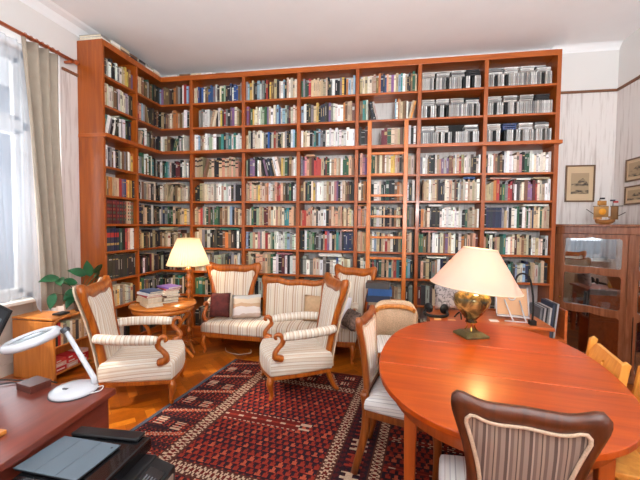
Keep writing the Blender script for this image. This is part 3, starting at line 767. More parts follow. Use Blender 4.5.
def patch_mat():
    uv = n_.new('ShaderNodeUVMap'); uv.uv_map = 'UVMap'; sx = n_.new('ShaderNodeSeparateXYZ'); l_.new(uv.outputs[0], sx.inputs[0])
    t = n_.new('ShaderNodeTexNoise'); t.inputs['Scale'].default_value = 6; l_.new(uv.outputs[0], t.inputs['Vector'])
    ad = n_.new('ShaderNodeMath'); ad.operation = 'MULTIPLY_ADD'; ad.inputs[1].default_value = .10; l_.new(t.outputs[0], ad.inputs[0]); l_.new(sx.outputs[1], ad.inputs[2])
    mu = n_.new('ShaderNodeMath'); mu.operation = 'MULTIPLY'; mu.inputs[1].default_value = 2.6; l_.new(ad.outputs[0], mu.inputs[0])
    rp = n_.new('ShaderNodeValToRGB'); rp.color_ramp.interpolation = 'CONSTANT'; l_.new(mu.outputs[0], rp.inputs[0])
    e = rp.color_ramp.elements; e[0].position = 0; e[0].color = rgb(212, 186, 170); e[1].position = .25; e[1].color = rgb(238, 226, 220)
    for p, c in ((.48, rgb(214, 176, 140)), (.58, rgb(232, 212, 186)), (.72, rgb(206, 206, 204)), (.88, rgb(228, 218, 206))):
        q = e.new(p); q.color = c
    l_.new(rp.outputs[0], b_.inputs['Base Color']); b_.inputs['Roughness'].default_value = .9
patch_mat(); PATCH = m
TANC = plain('tan_cloth', rgb(206, 170, 132), .9, 0, .1, 30)
PAISLEY = plain('dark_paisley', rgb(104, 84, 76), .85, 0, .9, 42)
PALEC = plain('pale_lilac_cloth', rgb(226, 220, 226), .9, 0, .06, 20)
cushion('cushion', 'dark maroon velvet cushion at the lamp end of the settee', (.60, -.42, .41), .24, .29, .13, RAD(-14), RAD(12), VELVET)
cushion('cushion', 'pale patchwork cushion leaning beside the maroon one on the settee', (.915, -.36, .402), .35, .28, .14, RAD(-16), RAD(6), PATCH, RAD(-4))
cushion('cushion', 'tan cushion on the settee half behind the middle armchair', (1.74, -.34, .405), .30, .30, .12, RAD(-12), RAD(-8), TANC)
cushion('cushion', 'pale lilac cushion against the far corner back of the settee', (2.00, -.49, .41), .30, .34, .10, RAD(-16), RAD(-36), PALEC)
cushion('cushion', 'dark paisley cushion tilted over the far arm of the settee', (2.14, -.70, .46), .26, .20, .11, RAD(-30), RAD(-60), PAISLEY)

# ------------------------------------------------------------------ dining chairs
def dining_chair(label, loc, rot, seatmat, padmat, W0=.44, wmat=None, rk=.20, zt=1.0):
    wm = wmat or DINEW
    t = thing('dining_chair', label, 'chair', loc, rot, 'striped dining chairs')
    ol = seat_outline(.46, .40, .42, .03)
    MB().prism([(p[0]*.98, p[1]*.98) for p in ol], .365, .412, 2).build('seat_rail', wm, t, .005)
    seat_cushion(ol, .413, .475, .04).build('seat', seatmat, t)
    for x in (-.195, .195):
        MB().tube([(x, -.19, .40), (x*1.04, -.205, .30), (x*1.02, -.20, .15), (x, -.19, .008)], [.026, .025, .019, .016], 8, None, 4).build('leg', wm, t)
        MB().tube([(x*.86, .222, .50), (x*.86, .205, .40), (x*.9, .215, .24), (x, .27, .008)], [.023, .024, .022, .018], 8, None, 4, False, (1, 1.2)).build('leg', wm, t)
    o, i = back_outlines(W0, .50, zt)
    lean(frame_ring(o, i, .042), .45, rk, .205, .0).build('back_frame', wm, t)
    lean(pad(i, .02, 0, .014), .45, rk, .205, .0).build('back_pad', padmat, t)
    for y in (-.012, .012):
        lean(MB().tube([(p[0]*.985, y*1.3, p[1]) for p in i], .0065, 6, None, 1, True), .45, rk, .205).build('braid', PIPE, t)
    MB().box(-.17, .17, .205, .235, .455, .515).build('back_rail', wm, t, .005)
    return t
dining_chair('wooden dining chair at the near end of the table, back towards the viewer', (2.97, -2.90, .012), RAD(171), FABP, FABD, .405)
dining_chair('walnut dining chair seen side-on at the curved end of the table nearest the armchairs', (2.655, -2.07, .012), RAD(79), FABP, FAB, .42, SIDEW, .11, .955)
def tub_chair():
    t = thing('tub_chair', 'low chair with curved woven back standing behind the table by the headphones', 'chair', (2.63, -1.02, .012), RAD(6))
    ol = seat_outline(.44, .40, .40, .04)
    MB().prism(ol, .36, .41, 2).build('seat_rail', CHAIRW, t, .006); seat_cushion(ol, .411, .44, .03).build('seat', FABP, t)
    for x, y in ((-.18, -.17), (.18, -.17), (-.17, .17), (.17, .17)): MB().tube([(x, y, .38), (x*1.02, y*1.05, .2), (x*1.05, y*1.15, .006)], [.022, .019, .015], 8, None, 3).build('leg', CHAIRW, t)
    # curved upholstered back and the wooden hoop inside it
    mb = MB(); N = 18
    vs = []; 
    for k in range(N+1):
        a = RAD(-66+132*k/N); x = .235*sin(a); y = .02+.19*cos(a); e = abs(2*k/N-1); zt = .79-.10*e**5
        for (q, z) in ((0, .43), (0, zt-.02), (.5, zt), (1, zt-.02), (1, .43)):
            r = 1-.12*q; vs.append((x*r, .02+(y-.02)*r, z))
    fs = [(k*5+j, (k+1)*5+j, (k+1)*5+(j+1) % 5, k*5+(j+1) % 5) for k in range(N) for j in range(5)]+[(4, 3, 2, 1, 0), tuple(N*5+j for j in range(5))]
    mb.add(vs, fs, None, [[(vs[q][0], vs[q][2]) for q in f] for f in fs], True); mb.build('backrest', plain('woven_buff', rgb(206, 176, 146), .9, 0, .25, 130), t)
    MB().tube([(.222*sin(RAD(a))*.86, .02+.18*cos(RAD(a))*.86, .73-.02*(abs(a)/66)**3) for a in range(-66, 67, 6)], .016, 8, None, 1, False, (1, 1.5)).build('back_hoop', HONEY, t)
tub_chair()
def folding_chair(label, loc, rot):
    t = thing('folding_chair', label, 'chair', loc, rot, 'pine chairs by the cabinet')
    MB().box(-.185, .185, -.075, .13, .43, .455).build('seat', PINE, t, .006)
    for s in (-1, 1):
        MB().prism([(.10, 0), (.145, 0), (.20, .50), (.232, .76), (.240, .795), (.222, .81), (.197, .795), (.155, .50)], s*.235-.014, s*.235+.014, 0).build('back_post', PINE, t, .004)
        MB().prism([(-.13, 0), (-.095, 0), (-.06, .43), (-.095, .43)], s*.205-.012, s*.205+.012, 0).build('leg', PINE, t, .003)
    # top board with a grip hole
    mb = MB(); n = 20
    for sg in (-1, 1):
        pass
    x0, x1, z0, z1 = -.222, .222, .66, .78
    hole = [(.02*cos(2*pi*k/n), .72+.014*sin(2*pi*k/n)) for k in range(n)]
    rect = []
    for k in range(n):
        a = 2*pi*k/n; c, s = cos(a), sin(a); q = min((x1)/abs(c) if abs(c) > 1e-6 else 9, .06/abs(s) if abs(s) > 1e-6 else 9); rect.append((c*q, .72+s*q))
    vs = [(p[0], y, p[1]) for y in (.0, .02) for lp in (rect, hole) for p in lp]
    fs = []
    for i in range(n):
        j = (i+1) % n
        fs += [(i, j, n+j, n+i), (2*n+i, 3*n+i, 3*n+j, 2*n+j), (n+i, n+j, 3*n+j, 3*n+i), (i, 2*n+i, 2*n+j, j)]
    mb.add(vs, fs); mb.xf(lambda v: Vector((v.x, v.y+.175+(v.z-.66)*.35, v.z))); mb.build('top_board', PINE, t)
    MB().box(-.222, .222, .165, .182, .53, .60).build('back_slat', PINE, t, .004)
    return t
folding_chair('pine chair with a holed back board nearest the glass cabinet', (3.58, -1.965, .012), RAD(-101))
folding_chair('pine chair cut by the picture edge, beside the other pine chair', (3.565, -2.44, .012), RAD(-101))

# ------------------------------------------------------------------ dining table
def dining_table():
    th = -.15
    t = thing('dining_table', 'large oval dining table with glossy orange-brown top and two leaf seams', 'table', (3.114, -2.119, 0), th)
    def outl(a, b, n=72, p=2.3):
        o = []
        for k in range(n):
            q = 2*pi*k/n; c, s = cos(q), sin(q); o.append((a*math.copysign(abs(c)**(2/p), c), b*math.copysign(abs(s)**(2/p), s)))
        return o
    a, b = .607, .872
    seams = (-.245, .245)
    def clip(poly, lo, hi):
        for val, sg in ((lo, 1), (hi, -1)):
            out = []
            for i in range(len(poly)):
                p, q = poly[i], poly[(i+1) % len(poly)]; dp, dq = (p[1]-val)*sg, (q[1]-val)*sg
                if dp >= 0: out.append(p)
                if dp*dq < 0: k = dp/(dp-dq); out.append((p[0]+(q[0]-p[0])*k, p[1]+(q[1]-p[1])*k))
            poly = out
        return poly
    for lo, hi in ((-2, seams[0]-.0012), (seams[0]+.0012, seams[1]-.0012), (seams[1]+.0012, 2)):
        MB().prism(clip(outl(a, b), lo, hi), .712, .74, 2).build('top_leaf', TABLEW, t, .004)
    o, i = outl(a*.90, b*.92), outl(a*.86, b*.89); n = len(o)
    vs = [(p[0], p[1], z) for z in (.63, .711) for p in o]+[(p[0], p[1], z) for z in (.63, .711) for p in i]
    fs = []
    for k in range(n):
        j = (k+1) % n; fs += [(k, j, n+j, n+k), (2*n+k, 3*n+k, 3*n+j, 2*n+j), (k, 2*n+k, 2*n+j, j)]
    MB().add(vs, fs, None, None, True).build('apron', TABLEL, t)
    for sx in (-1, 1):
        for sy in (-1, 1):
            x, y = sx*.392, sy*.50
            mb = MB(); vs = [(x+dx*r, y+dy*r, z) for z, r in ((.0115, .021), (.711, .032)) for dx, dy in ((-1, -1), (1, -1), (1, 1), (-1, 1))]
            mb.add(vs, [(0, 3, 2, 1), (4, 5, 6, 7)]+[(k, (k+1) % 4, 4+(k+1) % 4, 4+k) for k in range(4)]); mb.build('leg', TABLEL, t, .004)
dining_table()
def shade_mat(name, col, tr, through=None):
    m, n, l, b = nodes(name); n.remove(b)
    d = n.new('ShaderNodeBsdfDiffuse'); d.inputs[0].default_value = col; q = n.new('ShaderNodeBsdfTranslucent'); q.inputs[0].default_value = through or col
    mx = n.new('ShaderNodeMixShader'); mx.inputs[0].default_value = tr; l.new(d.outputs[0], mx.inputs[1]); l.new(q.outputs[0], mx.inputs[2]); l.new(mx.outputs[0], n['Material Output'].inputs[0])
    return m
def bulb(parent, loc, watts, col):
    m, n, l, b = nodes('lit_bulb'); b.inputs['Emission Color'].default_value = (1, .75, .45, 1); b.inputs['Emission Strength'].default_value = 12
    MB().lathe([(.001, -.03), (.02, -.024), (.03, 0), (.026, .02), (.013, .045), (.012, .07), (.001, .071)], 12, loc).build('bulb', m, parent)
    li = bpy.data.lights.new('bulb_light', 'POINT'); li.energy = watts; li.color = col; li.shadow_soft_size = .035
    lo = bpy.data.objects.new('bulb_light', li); C.objects.link(lo); lo.location = Vector(loc)+Vector((0, 0, -.04)); lo.parent = parent
def table_lamp():
    t = thing('table_lamp', 'brass and marbled urn lamp with wide cream cone shade on dining table', 'lamp', (3.125, -1.655, .7405), .35)
    urn, n, l, b = nodes('marbled_brass')
    tc = n.new('ShaderNodeTexCoord'); q = n.new('ShaderNodeTexNoise'); q.inputs['Scale'].default_value = 9; q.inputs['Detail'].default_value = 5; q.inputs['Distortion'].default_value = 1.2
    rp = n.new('ShaderNodeValToRGB'); e = rp.color_ramp.elements; e[0].position = .38; e[0].color = rgb(52, 56, 42); e[1].position = .62; e[1].color = rgb(206, 188, 112)
    k = e.new(.5); k.color = rgb(120, 108, 62)
    l.new(tc.outputs['Object'], q.inputs['Vector']); l.new(q.outputs[0], rp.inputs[0]); l.new(rp.outputs[0], b.inputs['Base Color']); b.inputs['Metallic'].default_value = .3; b.inputs['Roughness'].default_value = .14; b.inputs['Coat Weight'].default_value = .5
    stone = plain('lamp_plinth_stone', rgb(96, 92, 62), .3, .3, .4, 20)
    mb = MB(); s0 = .088
    vs = [(dx*r, dy*r, z) for z, r in ((0, s0), (.014, s0), (.030, s0*.72), (.036, s0*.62)) for dx, dy in ((-1, -1), (1, -1), (1, 1), (-1, 1))]
    mb.add(vs, [(3, 2, 1, 0), (12, 13, 14, 15)]+[(a*4+k, a*4+(k+1) % 4, (a+1)*4+(k+1) % 4, (a+1)*4+k) for a in range(3) for k in range(4)]); mb.build('plinth', stone, t, .002)
    for k in range(3):
        a = 2*pi*k/3; MB().tube([(.045*cos(a), .045*sin(a), .036), (.028*cos(a), .028*sin(a), .07), (.034*cos(a), .034*sin(a), .10)], [.006, .005, .006], 8, None, 4).build('foot', BRASS, t)
    MB().lathe([(.001, .098), (.042, .10), (.034, .115), (.04, .125), (.075, .16), (.115, .22), (.126, .26), (.118, .292), (.085, .312), (.046, .32), (.04, .325), (.001, .326)], 32).build('urn', urn, t)
    MB().lathe([(.045, .324), (.05, .33), (.045, .337), (.018, .34), (.016, .40), (.001, .401)], 20).build('neck', BRASS, t)
    sm = shade_mat('cream_shade', rgb(232, 218, 210), .42, rgb(255, 204, 120))
    pr = [(.325, .315), (.118, .615)]
    mb = MB().lathe([(.302, .35), (.112, .62), (.110, .62), (.299, .35)], 48); mb.f = [f for f in mb.f if len(f) == 4]; mb.c = mb.c[:len(mb.f)]; mb.uv = mb.uv[:len(mb.f)]; mb.sm = mb.sm[:len(mb.f)]
    TM = Matrix.Rotation(-.35, 4, 'Z') @ Matrix.Translation((.018, 0, .35)) @ Matrix.Rotation(RAD(6), 4, 'Y') @ Matrix.Translation((0, 0, -.35))
    mb.xf(lambda v: TM @ v); sh = mb.build('lamp_shade', sm, t)
    edge = plain('shade_trim', rgb(240, 218, 180), .7)
    MB().tube([TM @ Vector((.302*cos(a*pi/24), .302*sin(a*pi/24), .35)) for a in range(48)], .004, 6, None, 1, True).build('trim', edge, sh)
    MB().tube([TM @ Vector((.112*cos(a*pi/24), .112*sin(a*pi/24), .62)) for a in range(48)], .004, 6, None, 1, True).build('trim', edge, sh)
    MB().tube([TM @ Vector(q) for q in ((-.12, 0, .605), (0, 0, .59), (.12, 0, .605))], .002, 6).build('spider', BRASS, t)
    bulb(t, (.045, -.045, .525), 7, (1, .62, .24))
table_lamp()
def floor_lamp():
    t = thing('floor_lamp', 'floor lamp with turned wooden stem and lit pleated cream shade in the corner', 'lamp', (.215, -.44, 0))
    pr = [(.02, .05), (.034, .07), (.02, .10), (.017, .14), (.03, .17), (.017, .20)]
    z = .20
    while z < .98:
        pr += [(.018, z), (.034, z+.035), (.034, z+.05), (.018, z+.085)]; z += .09
    pr += [(.014, 1.0), (.012, 1.08), (.001, 1.081)]
    MB().lathe(pr, 16).build('stem', DARKW, t)
    for k in range(3):
        a = RAD(80+120*k); c, s = cos(a), sin(a)
        MB().tube([(.015*c, .015*s, .10), (.08*c, .08*s, .085), (.15*c, .15*s, .03), (.19*c, .19*s, .014)], [.022, .02, .016, .014], 8, None, 4).build('foot', DARKW, t)
    sm = shade_mat('pleated_shade', rgb(232, 220, 198), .42, rgb(255, 232, 190))
    mb = MB(); n = 96; prof = [(.242, 1.03), (.186, 1.18), (.122, 1.34)]
    vs = [(r*(1+.012*(-1)**k)*cos(2*pi*k/n), r*(1+.012*(-1)**k)*sin(2*pi*k/n), z) for r, z in prof for k in range(n)]
    mb.add(vs, [(a*n+k, a*n+(k+1) % n, (a+1)*n+(k+1) % n, (a+1)*n+k) for a in range(2) for k in range(n)]); sh = mb.build('lamp_shade', sm, t)
    edge = plain('shade_trim_small', rgb(232, 206, 160), .7)
    for r, z in ((.243, 1.03), (.123, 1.34)): MB().tube([(r*cos(a*pi/24), r*sin(a*pi/24), z) for a in range(48)], .005, 6, None, 1, True).build('trim', edge, sh)
    bulb(t, (0, 0, 1.16), 6, (1, .78, .50))
floor_lamp()

# ------------------------------------------------------------------ round side table and its books
def loose_book(label, loc, w, d, th, rz, cover, group, pages=PAGE, M=None):
    """a closed book lying flat: cover boards, spine and page block"""
    mb = MB(); c = .003
    mb.box(-w/2, w/2, -d/2, d/2, 0, c, cover); mb.box(-w/2, w/2, -d/2, d/2, th-c, th, cover); mb.box(-w/2, -w/2+c, -d/2, d/2, c, th-c, cover)
    mb.box(-w/2+c, w/2-.006, -d/2+.005, d/2-.005, c, th-c, pages)
    R = Matrix.Translation(loc) @ Matrix.Rotation(rz, 4, 'Z') if M is None else M
    mb.xf(lambda v: R @ v); o = mb.build('book', BOOKM, None, 0, 0, R.translation); tag(o, label, 'book', group); return o
def round_table():
    cx, cy = .145, -.82
    t = thing('side_table', 'round honey wood side table carrying two piles of books', 'table', (cx, cy, 0))
    MB().lathe([(.001, .615), (.315, .615), (.338, .625), (.34, .638), (.332, .648), (.001, .65)], 48).build('top', RTABLE, t)
    MB().lathe([(.30, .57), (.315, .57), (.315, .614), (.30, .614)], 40).build('apron', RTABLE, t)
    for k in range(4):
        a = RAD(35+90*k); c, s = cos(a), sin(a)
        MB().tube([(.27*c, .27*s, .60), (.25*c, .25*s, .52), (.15*c, .15*s, .36), (.16*c, .16*s, .22), (.26*c, .26*s, .06), (.30*c, .30*s, .008)], [.02, .021, .02, .019, .018, .02], 8, None, 5).build('leg', RTABLE, t)
    MB().lathe([(.001, .27), (.17, .27), (.175, .28), (.17, .29), (.001, .29)], 32).build('lower_shelf', RTABLE, t)
    A = [('cream', (226, 204, 170)), ('cream', (222, 196, 160)), ('buff', (214, 190, 158)), ('red', (188, 60, 60)), ('white', (226, 222, 220)), ('slate blue', (66, 84, 120))]
    z = .6505; r = random.Random(2); th = [.038, .034, .028, .018, .024, .018]
    pos = ['bottom', 'second', 'third', 'fourth', 'fifth', 'top']
    for k, (nm, c) in enumerate(A):
        loose_book(f'{nm} book, {pos[k]} of the front pile on the round side table', (cx-.055+r.uniform(-.012, .012), cy-.155+r.uniform(-.012, .012), z), .165-.004*k, .225, th[k], RAD(62+r.uniform(-9, 9)), rgb(*c), 'books on the side table'); z += th[k]+.0005
    B = [('grey', (150, 140, 132)), ('cream', (216, 200, 176)), ('brown', (120, 84, 66)), ('white', (230, 224, 216)), ('cream', (222, 206, 184)), ('red', (170, 60, 56)), ('violet', (120, 92, 170))]
    z = .6505; th = [.024, .029, .026, .028, .024, .017, .018]; pos = ['bottom', 'second', 'third', 'fourth', 'fifth', 'sixth', 'top']
    for k, (nm, c) in enumerate(B):
        loose_book(f'{nm} book, {pos[k]} of the back pile on the round side table', (cx-.01+r.uniform(-.012, .012), cy+.10+r.uniform(-.012, .012), z), .165, .23, th[k], RAD(60+r.uniform(-12, 12)), rgb(*c), 'books on the side table'); z += th[k]+.0005
round_table()

# ------------------------------------------------------------------ patterned carpet
def carpet():
    th = RAD(-7); cu, su = cos(th), sin(th)       # u axis = (cos, sin), v axis = (-sin, cos)
    u0, u1, v0, v1 = .96, 3.9, -2.95, -.50; q = .0105
    nu, nv = int((u1-u0)/q), int((v1-v0)/q)
    NAVY, DRED, RED, ORG, CRM, BRN, PLUM = [rgb(*c) for c in ((44, 28, 34), (96, 30, 26), (136, 46, 34), (166, 76, 52), (184, 154, 130), (80, 42, 34), (76, 28, 30))]
    def tri(x, p): x = (x/p) % 1; return abs(2*x-1)
    def lattice(s, l, w):       # s across 0..w, along l
        if s < .012 or s > w-.012: return BRN
        a = (s-.012)/(w-.024); k = tri(l, .075)
        if abs(a-k) < .13 or abs(a-(1-k)) < .13: return CRM
        return DRED if abs(a-.5) < .2 else BRN
    def field(u, v):
        du, dv = .050, .054; j = math.floor(v/dv); x = ((u+(j % 2)*du/2) % du)/du-.5; y = (v % dv)/dv
        if y > .12 and abs(x) < .42*(1-(y-.12)*.9):
            i = math.floor((u+(j % 2)*du/2)/du)
            return (ORG if (i*3+j*5) % 4 == 0 else RED)
        return NAVY if y < .2 or abs(x) > .3 else PLUM
    def chain(s, l):            # pale double chain crossing the field
        if s < .014 or s > .116: return CRM if tri(l, .04) > .5 else DRED
        if .052 < s < .078: return RED if tri(l, .12) > .35 else CRM
        return DRED
    def motif(s, l, w):         # dark border of slanted bars and rosettes
        p = .34; y = (l % p)/p; x = s/w
        if abs(y-.12-x*.35) < .055: return ORG if tri(l*3+s*2, .07) > .25 else CRM
        if abs(y-.16-x*.35) < .03 or abs(y-.08-x*.35) < .02: return CRM if tri(l+s, .02) > .5 else DRED
        if .60 < y < .90 and .12 < x < .34 or .55 < y < .8 and .6 < x < .82:
            return CRM if tri(l, .028) > .55 else (RED if tri(s, .05) > .4 else NAVY)
        k = math.hypot(tri(s, .085)-.5, tri(l, .09)-.5)
        return ORG if k < .12 else (NAVY if k < .2 else (RED if k < .34 else (NAVY if k < .5 else BRN)))
    def guard(s, l):
        if s < .02: return NAVY
        k = tri(l, .06)
        return RED if k > .5 else (CRM if k < .12 else NAVY)
    def colour(u, v):
        e = u-u0
        if e < .03: return rgb(78, 84, 96)
        if v > v1-.035: return DRED if v < v1-.015 else BRN
        if e < .40: return motif(e-.03, v, .37)
        if e < .52: return lattice(e-.40, v, .12)
        far = v1-v
        if u < 2.39:
            if far < .30: return motif(far-.035, u, .265)
            if far < .40: return lattice(far-.30, u, .10)
            if v < -2.12:
                if v > -2.24: return lattice(-2.12-v, u, .12)
                return motif(-2.24-v, u, .4)
            if -1.60 < v < -1.47 and u < 2.12: return chain(v+1.60, u)
            if -1.60 < v < -1.47 and u < 2.2 and abs(abs(v+1.535)-.03) < .012: return CRM
            return field(u, v)
        if u < 2.48: return lattice(u-2.39, v, .09)
        if u < 2.68:
            x, y = (u-2.48)/.20, (v % .17)/.17
            if .15 < y < .85 and .2 < x < .8 and (abs(y-.5) > .26 or abs(x-.5) < .1 or abs(y-.5) < .06) and not (.3 < y < .4): return CRM if (math.floor(v/.17) % 2 == 0) else RED
            return NAVY if (tri(u, .05)+tri(v, .05)) < 1.1 else PLUM
        if u < 2.77: return lattice(u-2.68, v, .09)
        if (v+3) % .30 < .05: return chain(((v+3) % .30)*2.6, u)
        return field(u, v)
    mb = MB(); r = random.Random(1)
    vs = [(0, 0, 0)]*0; idx = {}
    for j in range(nv+1):
        for i in range(nu+1):
            u, v = u0+i*q, v0+j*q; vs.append((u*cu-v*su, u*su+v*cu, .0105))
    fs = []; cs = []
    for j in range(nv):
        for i in range(nu):
            fs.append((j*(nu+1)+i, j*(nu+1)+i+1, (j+1)*(nu+1)+i+1, (j+1)*(nu+1)+i))
            c = colour(u0+(i+.5)*q, v0+(j+.5)*q); k = r.uniform(.86, 1.12); cs.append((c[0]*k, c[1]*k, c[2]*k, 1))
    mb.add(vs, fs, cs)
    P = [(u0, v0), (u0+nu*q, v0), (u0+nu*q, v0+nv*q), (u0, v0+nv*q)]; P = [(u*cu-v*su, u*su+v*cu) for u, v in P]
    mb.add([(p[0], p[1], z) for z in (.002, .0105) for p in P], [(k, (k+1) % 4, 4+(k+1) % 4, 4+k) for k in range(4)], rgb(60, 40, 40))
    # woven fringe edge
    o = mb.build('carpet', attr_mat('carpet_pile', .95, .15, 120., 0, .1), None, 0, 0, (2.2, -1.9, .002)); tag(o, 'dark red patterned oriental carpet spread on the parquet floor', 'carpet')
carpet()

# ------------------------------------------------------------------ window dressing
def curtains():
    ROD = wood('rod_wood', rgb(150, 66, 28), rgb(186, 92, 42), .35, 1, 10)
    t = thing('curtain_rod', 'double wooden curtain rod with finials above the window', 'curtain rod', (-.66, -2.0, 3.17))
    for dx, dz, y1 in ((0, 0, .90), (-.055, .02, .90)):
        MB().tube([(dx, -1.1, dz), (dx, y1, dz)], .014, 10).build('pole', ROD, t)
        MB().lathe([(.014, 0), (.021, .008), (.024, .03), (.018, .05), (.001, .055)], 12, (dx, y1, dz), None, Matrix.Rotation(-pi/2, 4, 'X')).build('finial', ROD, t)
    for y in (-.95, .86):
        MB().box(-.072, .006, y-.012, y+.012, -.035, -.012).build('bracket', ROD, t)
    DR = plain('beige_drape', rgb(166, 152, 136), .9, 0, .05, 14)
    d = thing('drape', 'heavy beige curtain gathered in deep folds beside the bookcase end', 'curtain', (-.69, -1.45, .66))
    mb = MB(); N, K = 72, 14; vs = []
    for j in range(K+1):
        z = .02+2.47*j/K; tt = j/K
        for i in range(N+1):
            s = i/N; sp = .185-.03*(1-tt)-.02*sin(pi*tt); y = (s*2-1)*sp+.115*(1-tt)**1.2
            amp = .030+.008*(1-tt)
            x = amp*sin(s*2*pi*3.5+.6*sin(3*tt))+.010*sin(s*17+2*tt)
            vs.append((x+.01, y, z))
    m2 = len(vs); vs += [(x-.004, y, z) for x, y, z in vs]
    fs = []
    for j in range(K):
        for i in range(N):
            a = j*(N+1)+i; fs += [(a, a+1, a+N+2, a+N+1), (m2+a, m2+a+N+1, m2+a+N+2, m2+a+1)]
    for j in range(K):
        for i in (0, N): a = j*(N+1)+i; fs.append((a, a+N+1, m2+a+N+1, m2+a))
    for i in range(N):
        for j in (0, K): a = j*(N+1)+i; fs.append((a, a+1, m2+a+1, m2+a))
    mb.add(vs, fs, None, None, True); mb.build('cloth', DR, d)
    for i in range(7):
        y = -.16+.32*i/6; MB().tube([(.03+.02*cos(q*pi/6), y, 2.51+.02*sin(q*pi/6)) for q in range(12)], .003, 6, None, 1, True).build('ring', ROD, d)
    sm, n, l, b = nodes('sheer_voile'); n.remove(b)
    df = n.new('ShaderNodeBsdfDiffuse'); df.inputs[0].default_value = rgb(206, 214, 226); tl = n.new('ShaderNodeBsdfTranslucent'); tl.inputs[0].default_value = rgb(170, 180, 196)
    tr = n.new('ShaderNodeBsdfTransparent'); m1 = n.new('ShaderNodeMixShader'); m1.inputs[0].default_value = .5; l.new(df.outputs[0], m1.inputs[1]); l.new(tl.outputs[0], m1.inputs[2])
    m3 = n.new('ShaderNodeMixShader'); m3.inputs[0].default_value = .45; l.new(tr.outputs[0], m3.inputs[1]); l.new(m1.outputs[0], m3.inputs[2]); l.new(m3.outputs[0], n['Material Output'].inputs[0])
    mb = MB(); N, K = 150, 10; vs = []
    y0, y1 = -2.95, -1.50
    for j in range(K+1):
        tt = j/K
        for i in range(N+1):
            s = i/N; y = y0+(y1-y0)*s+.10*(1-tt)*s
            zb = .79+.02*sin(s*9)-(.17*max(0, (s-.93)/.07) if s > .93 else 0)
            z = zb+(3.15-zb)*tt
            x = .018*sin(s*2*pi*13+tt*.8)+.010*sin(s*2*pi*5.3+1+tt*2)
            vs.append((x-.785, y, z))
    mb.add(vs, [(j*(N+1)+i, j*(N+1)+i+1, (j+1)*(N+1)+i+1, (j+1)*(N+1)+i) for j in range(K) for i in range(N)], None, None, True)
    o = mb.build('sheer_curtain', sm, None, 0, 0, (-.785, -2.2, .8)); tag(o, 'white sheer net curtain hanging in soft folds over the window', 'curtain')
curtains()

# ------------------------------------------------------------------ low bookcase in the window corner, plant
def low_case():
    x0, x1, y0, y1, H = -.722, -.56, -1.49, -1.02, .60
    t = thing('low_bookcase', 'low honey wood bookcase with rounded front under the curtain', 'bookcase', (x1, y0, 0))
    def P(name, a, bev=.004): MB().box(a[0]-x1, a[1]-x1, a[2]-y0, a[3]-y0, a[4], a[5]).build(name, CASELOW, t, bev)
    P('side_panel', (-1.03, x1, y0, y0+.022, 0, H-.03), .01); P('side_panel', (x0, x1, y1-.02, y1, 0, H-.022))
    P('back_panel', (x0, x0+.01, y0+.022, y1-.02, .05, H-.022)); P('shelf', (x0+.01, x1-.012, y0+.022, y1-.02, .30, .318)); P('bottom_board', (x0+.01, x1-.004, y0+.022, y1-.02, .045, .065))
    mb = MB(); mb.box(-.50, 0.004, -.004, y1-y0, H-.022, H) if False else mb.prism([(-.47, -.004), (.004, -.004), (.004, y1-y0), (x0-x1, y1-y0), (x0-x1, .27), (-.47, .27)], H-.022, H, 2); mb.build('top_board', CASELOW, t, .006)
    # rounded front frame
    pts = [(.0, .014, 0), (.0, .014, H-.10), (.0, .05, H-.035), (.0, .10, H-.014), (.0, y1-y0-.01, H-.014)]
    MB().tube([(p[0]-.006, p[1], p[2]) for p in pts], .014, 8, None, 5).build('front_moulding', HONEY, t)
    r = random.Random(9); a = y0+.035; k = 0
    cols = [('black', (40, 38, 40)), ('red', (190, 50, 44)), ('cream', (224, 206, 170)), ('grey', (130, 124, 120)), ('pale green', (176, 190, 160)), ('white', (228, 224, 216)), ('tan', (190, 160, 124)), ('dark grey', (74, 70, 70)), ('cream', (220, 200, 168)), ('tan', (196, 160, 120)), ('white', (226, 222, 214))]
    for nm, c in cols:
        w = r.uniform(.028, .042); h = r.uniform(.19, .235)
        if a+w > y1-.03: break
        mb = MB(); book_geo(mb, Vector((x1-.02, a, .3185)), Vector((0, 1, 0)), Vector((0, 0, 1)), Vector((-1, 0, 0)), w-.002, h, .12, rgb(*c), deco_for('w', w))
        o = mb.build('book', BOOKM, None, 0, 0, (x1-.08, a+w/2, .3185)); k += 1
        tag(o, f'{nm} book, {ORD[k-1]} from the front, upper shelf of the low bookcase', 'book', 'books in the low bookcase'); a += w
    a = y0+.03; k = 0
    for i in range(3):
        z = .0655
        for j in range(3):
            c = ((196, 40, 52), (228, 190, 180), (214, 70, 66))[(i+j) % 3]; th = .046-.006*j
            mb = MB(); mb.box(x1-.145, x1-.012, a, a+.12, z, z+th, rgb(*c))
            mb.add([(x1-.0115, a+.012, z+th*.3), (x1-.0115, a+.10-.02*j, z+th*.3), (x1-.0115, a+.10-.02*j, z+th*.62), (x1-.0115, a+.012, z+th*.62)], [(0, 1, 2, 3)], rgb(240, 226, 220))
            o = mb.build('magazine_box', ATT, None, .002, 0, (x1-.08, a+.06, z))
            tag(o, f'{("red", "pale pink", "coral")[(i+j) % 3]} flat box, {("bottom", "middle", "top")[j]} of {("first", "second", "third")[i]} pile from the window, low bookcase', 'box', 'boxes in the low bookcase'); z += th+.001
        a += .132
    o = MB().box(-.69, -.60, -1.38, -1.26, H+.0005, H+.02, rgb(36, 34, 36)).build('remote_control', ATT, None, .006, 0, (-.645, -1.32, H+.0005)); tag(o, 'dark handset lying on top of the low bookcase', 'remote control')
low_case()
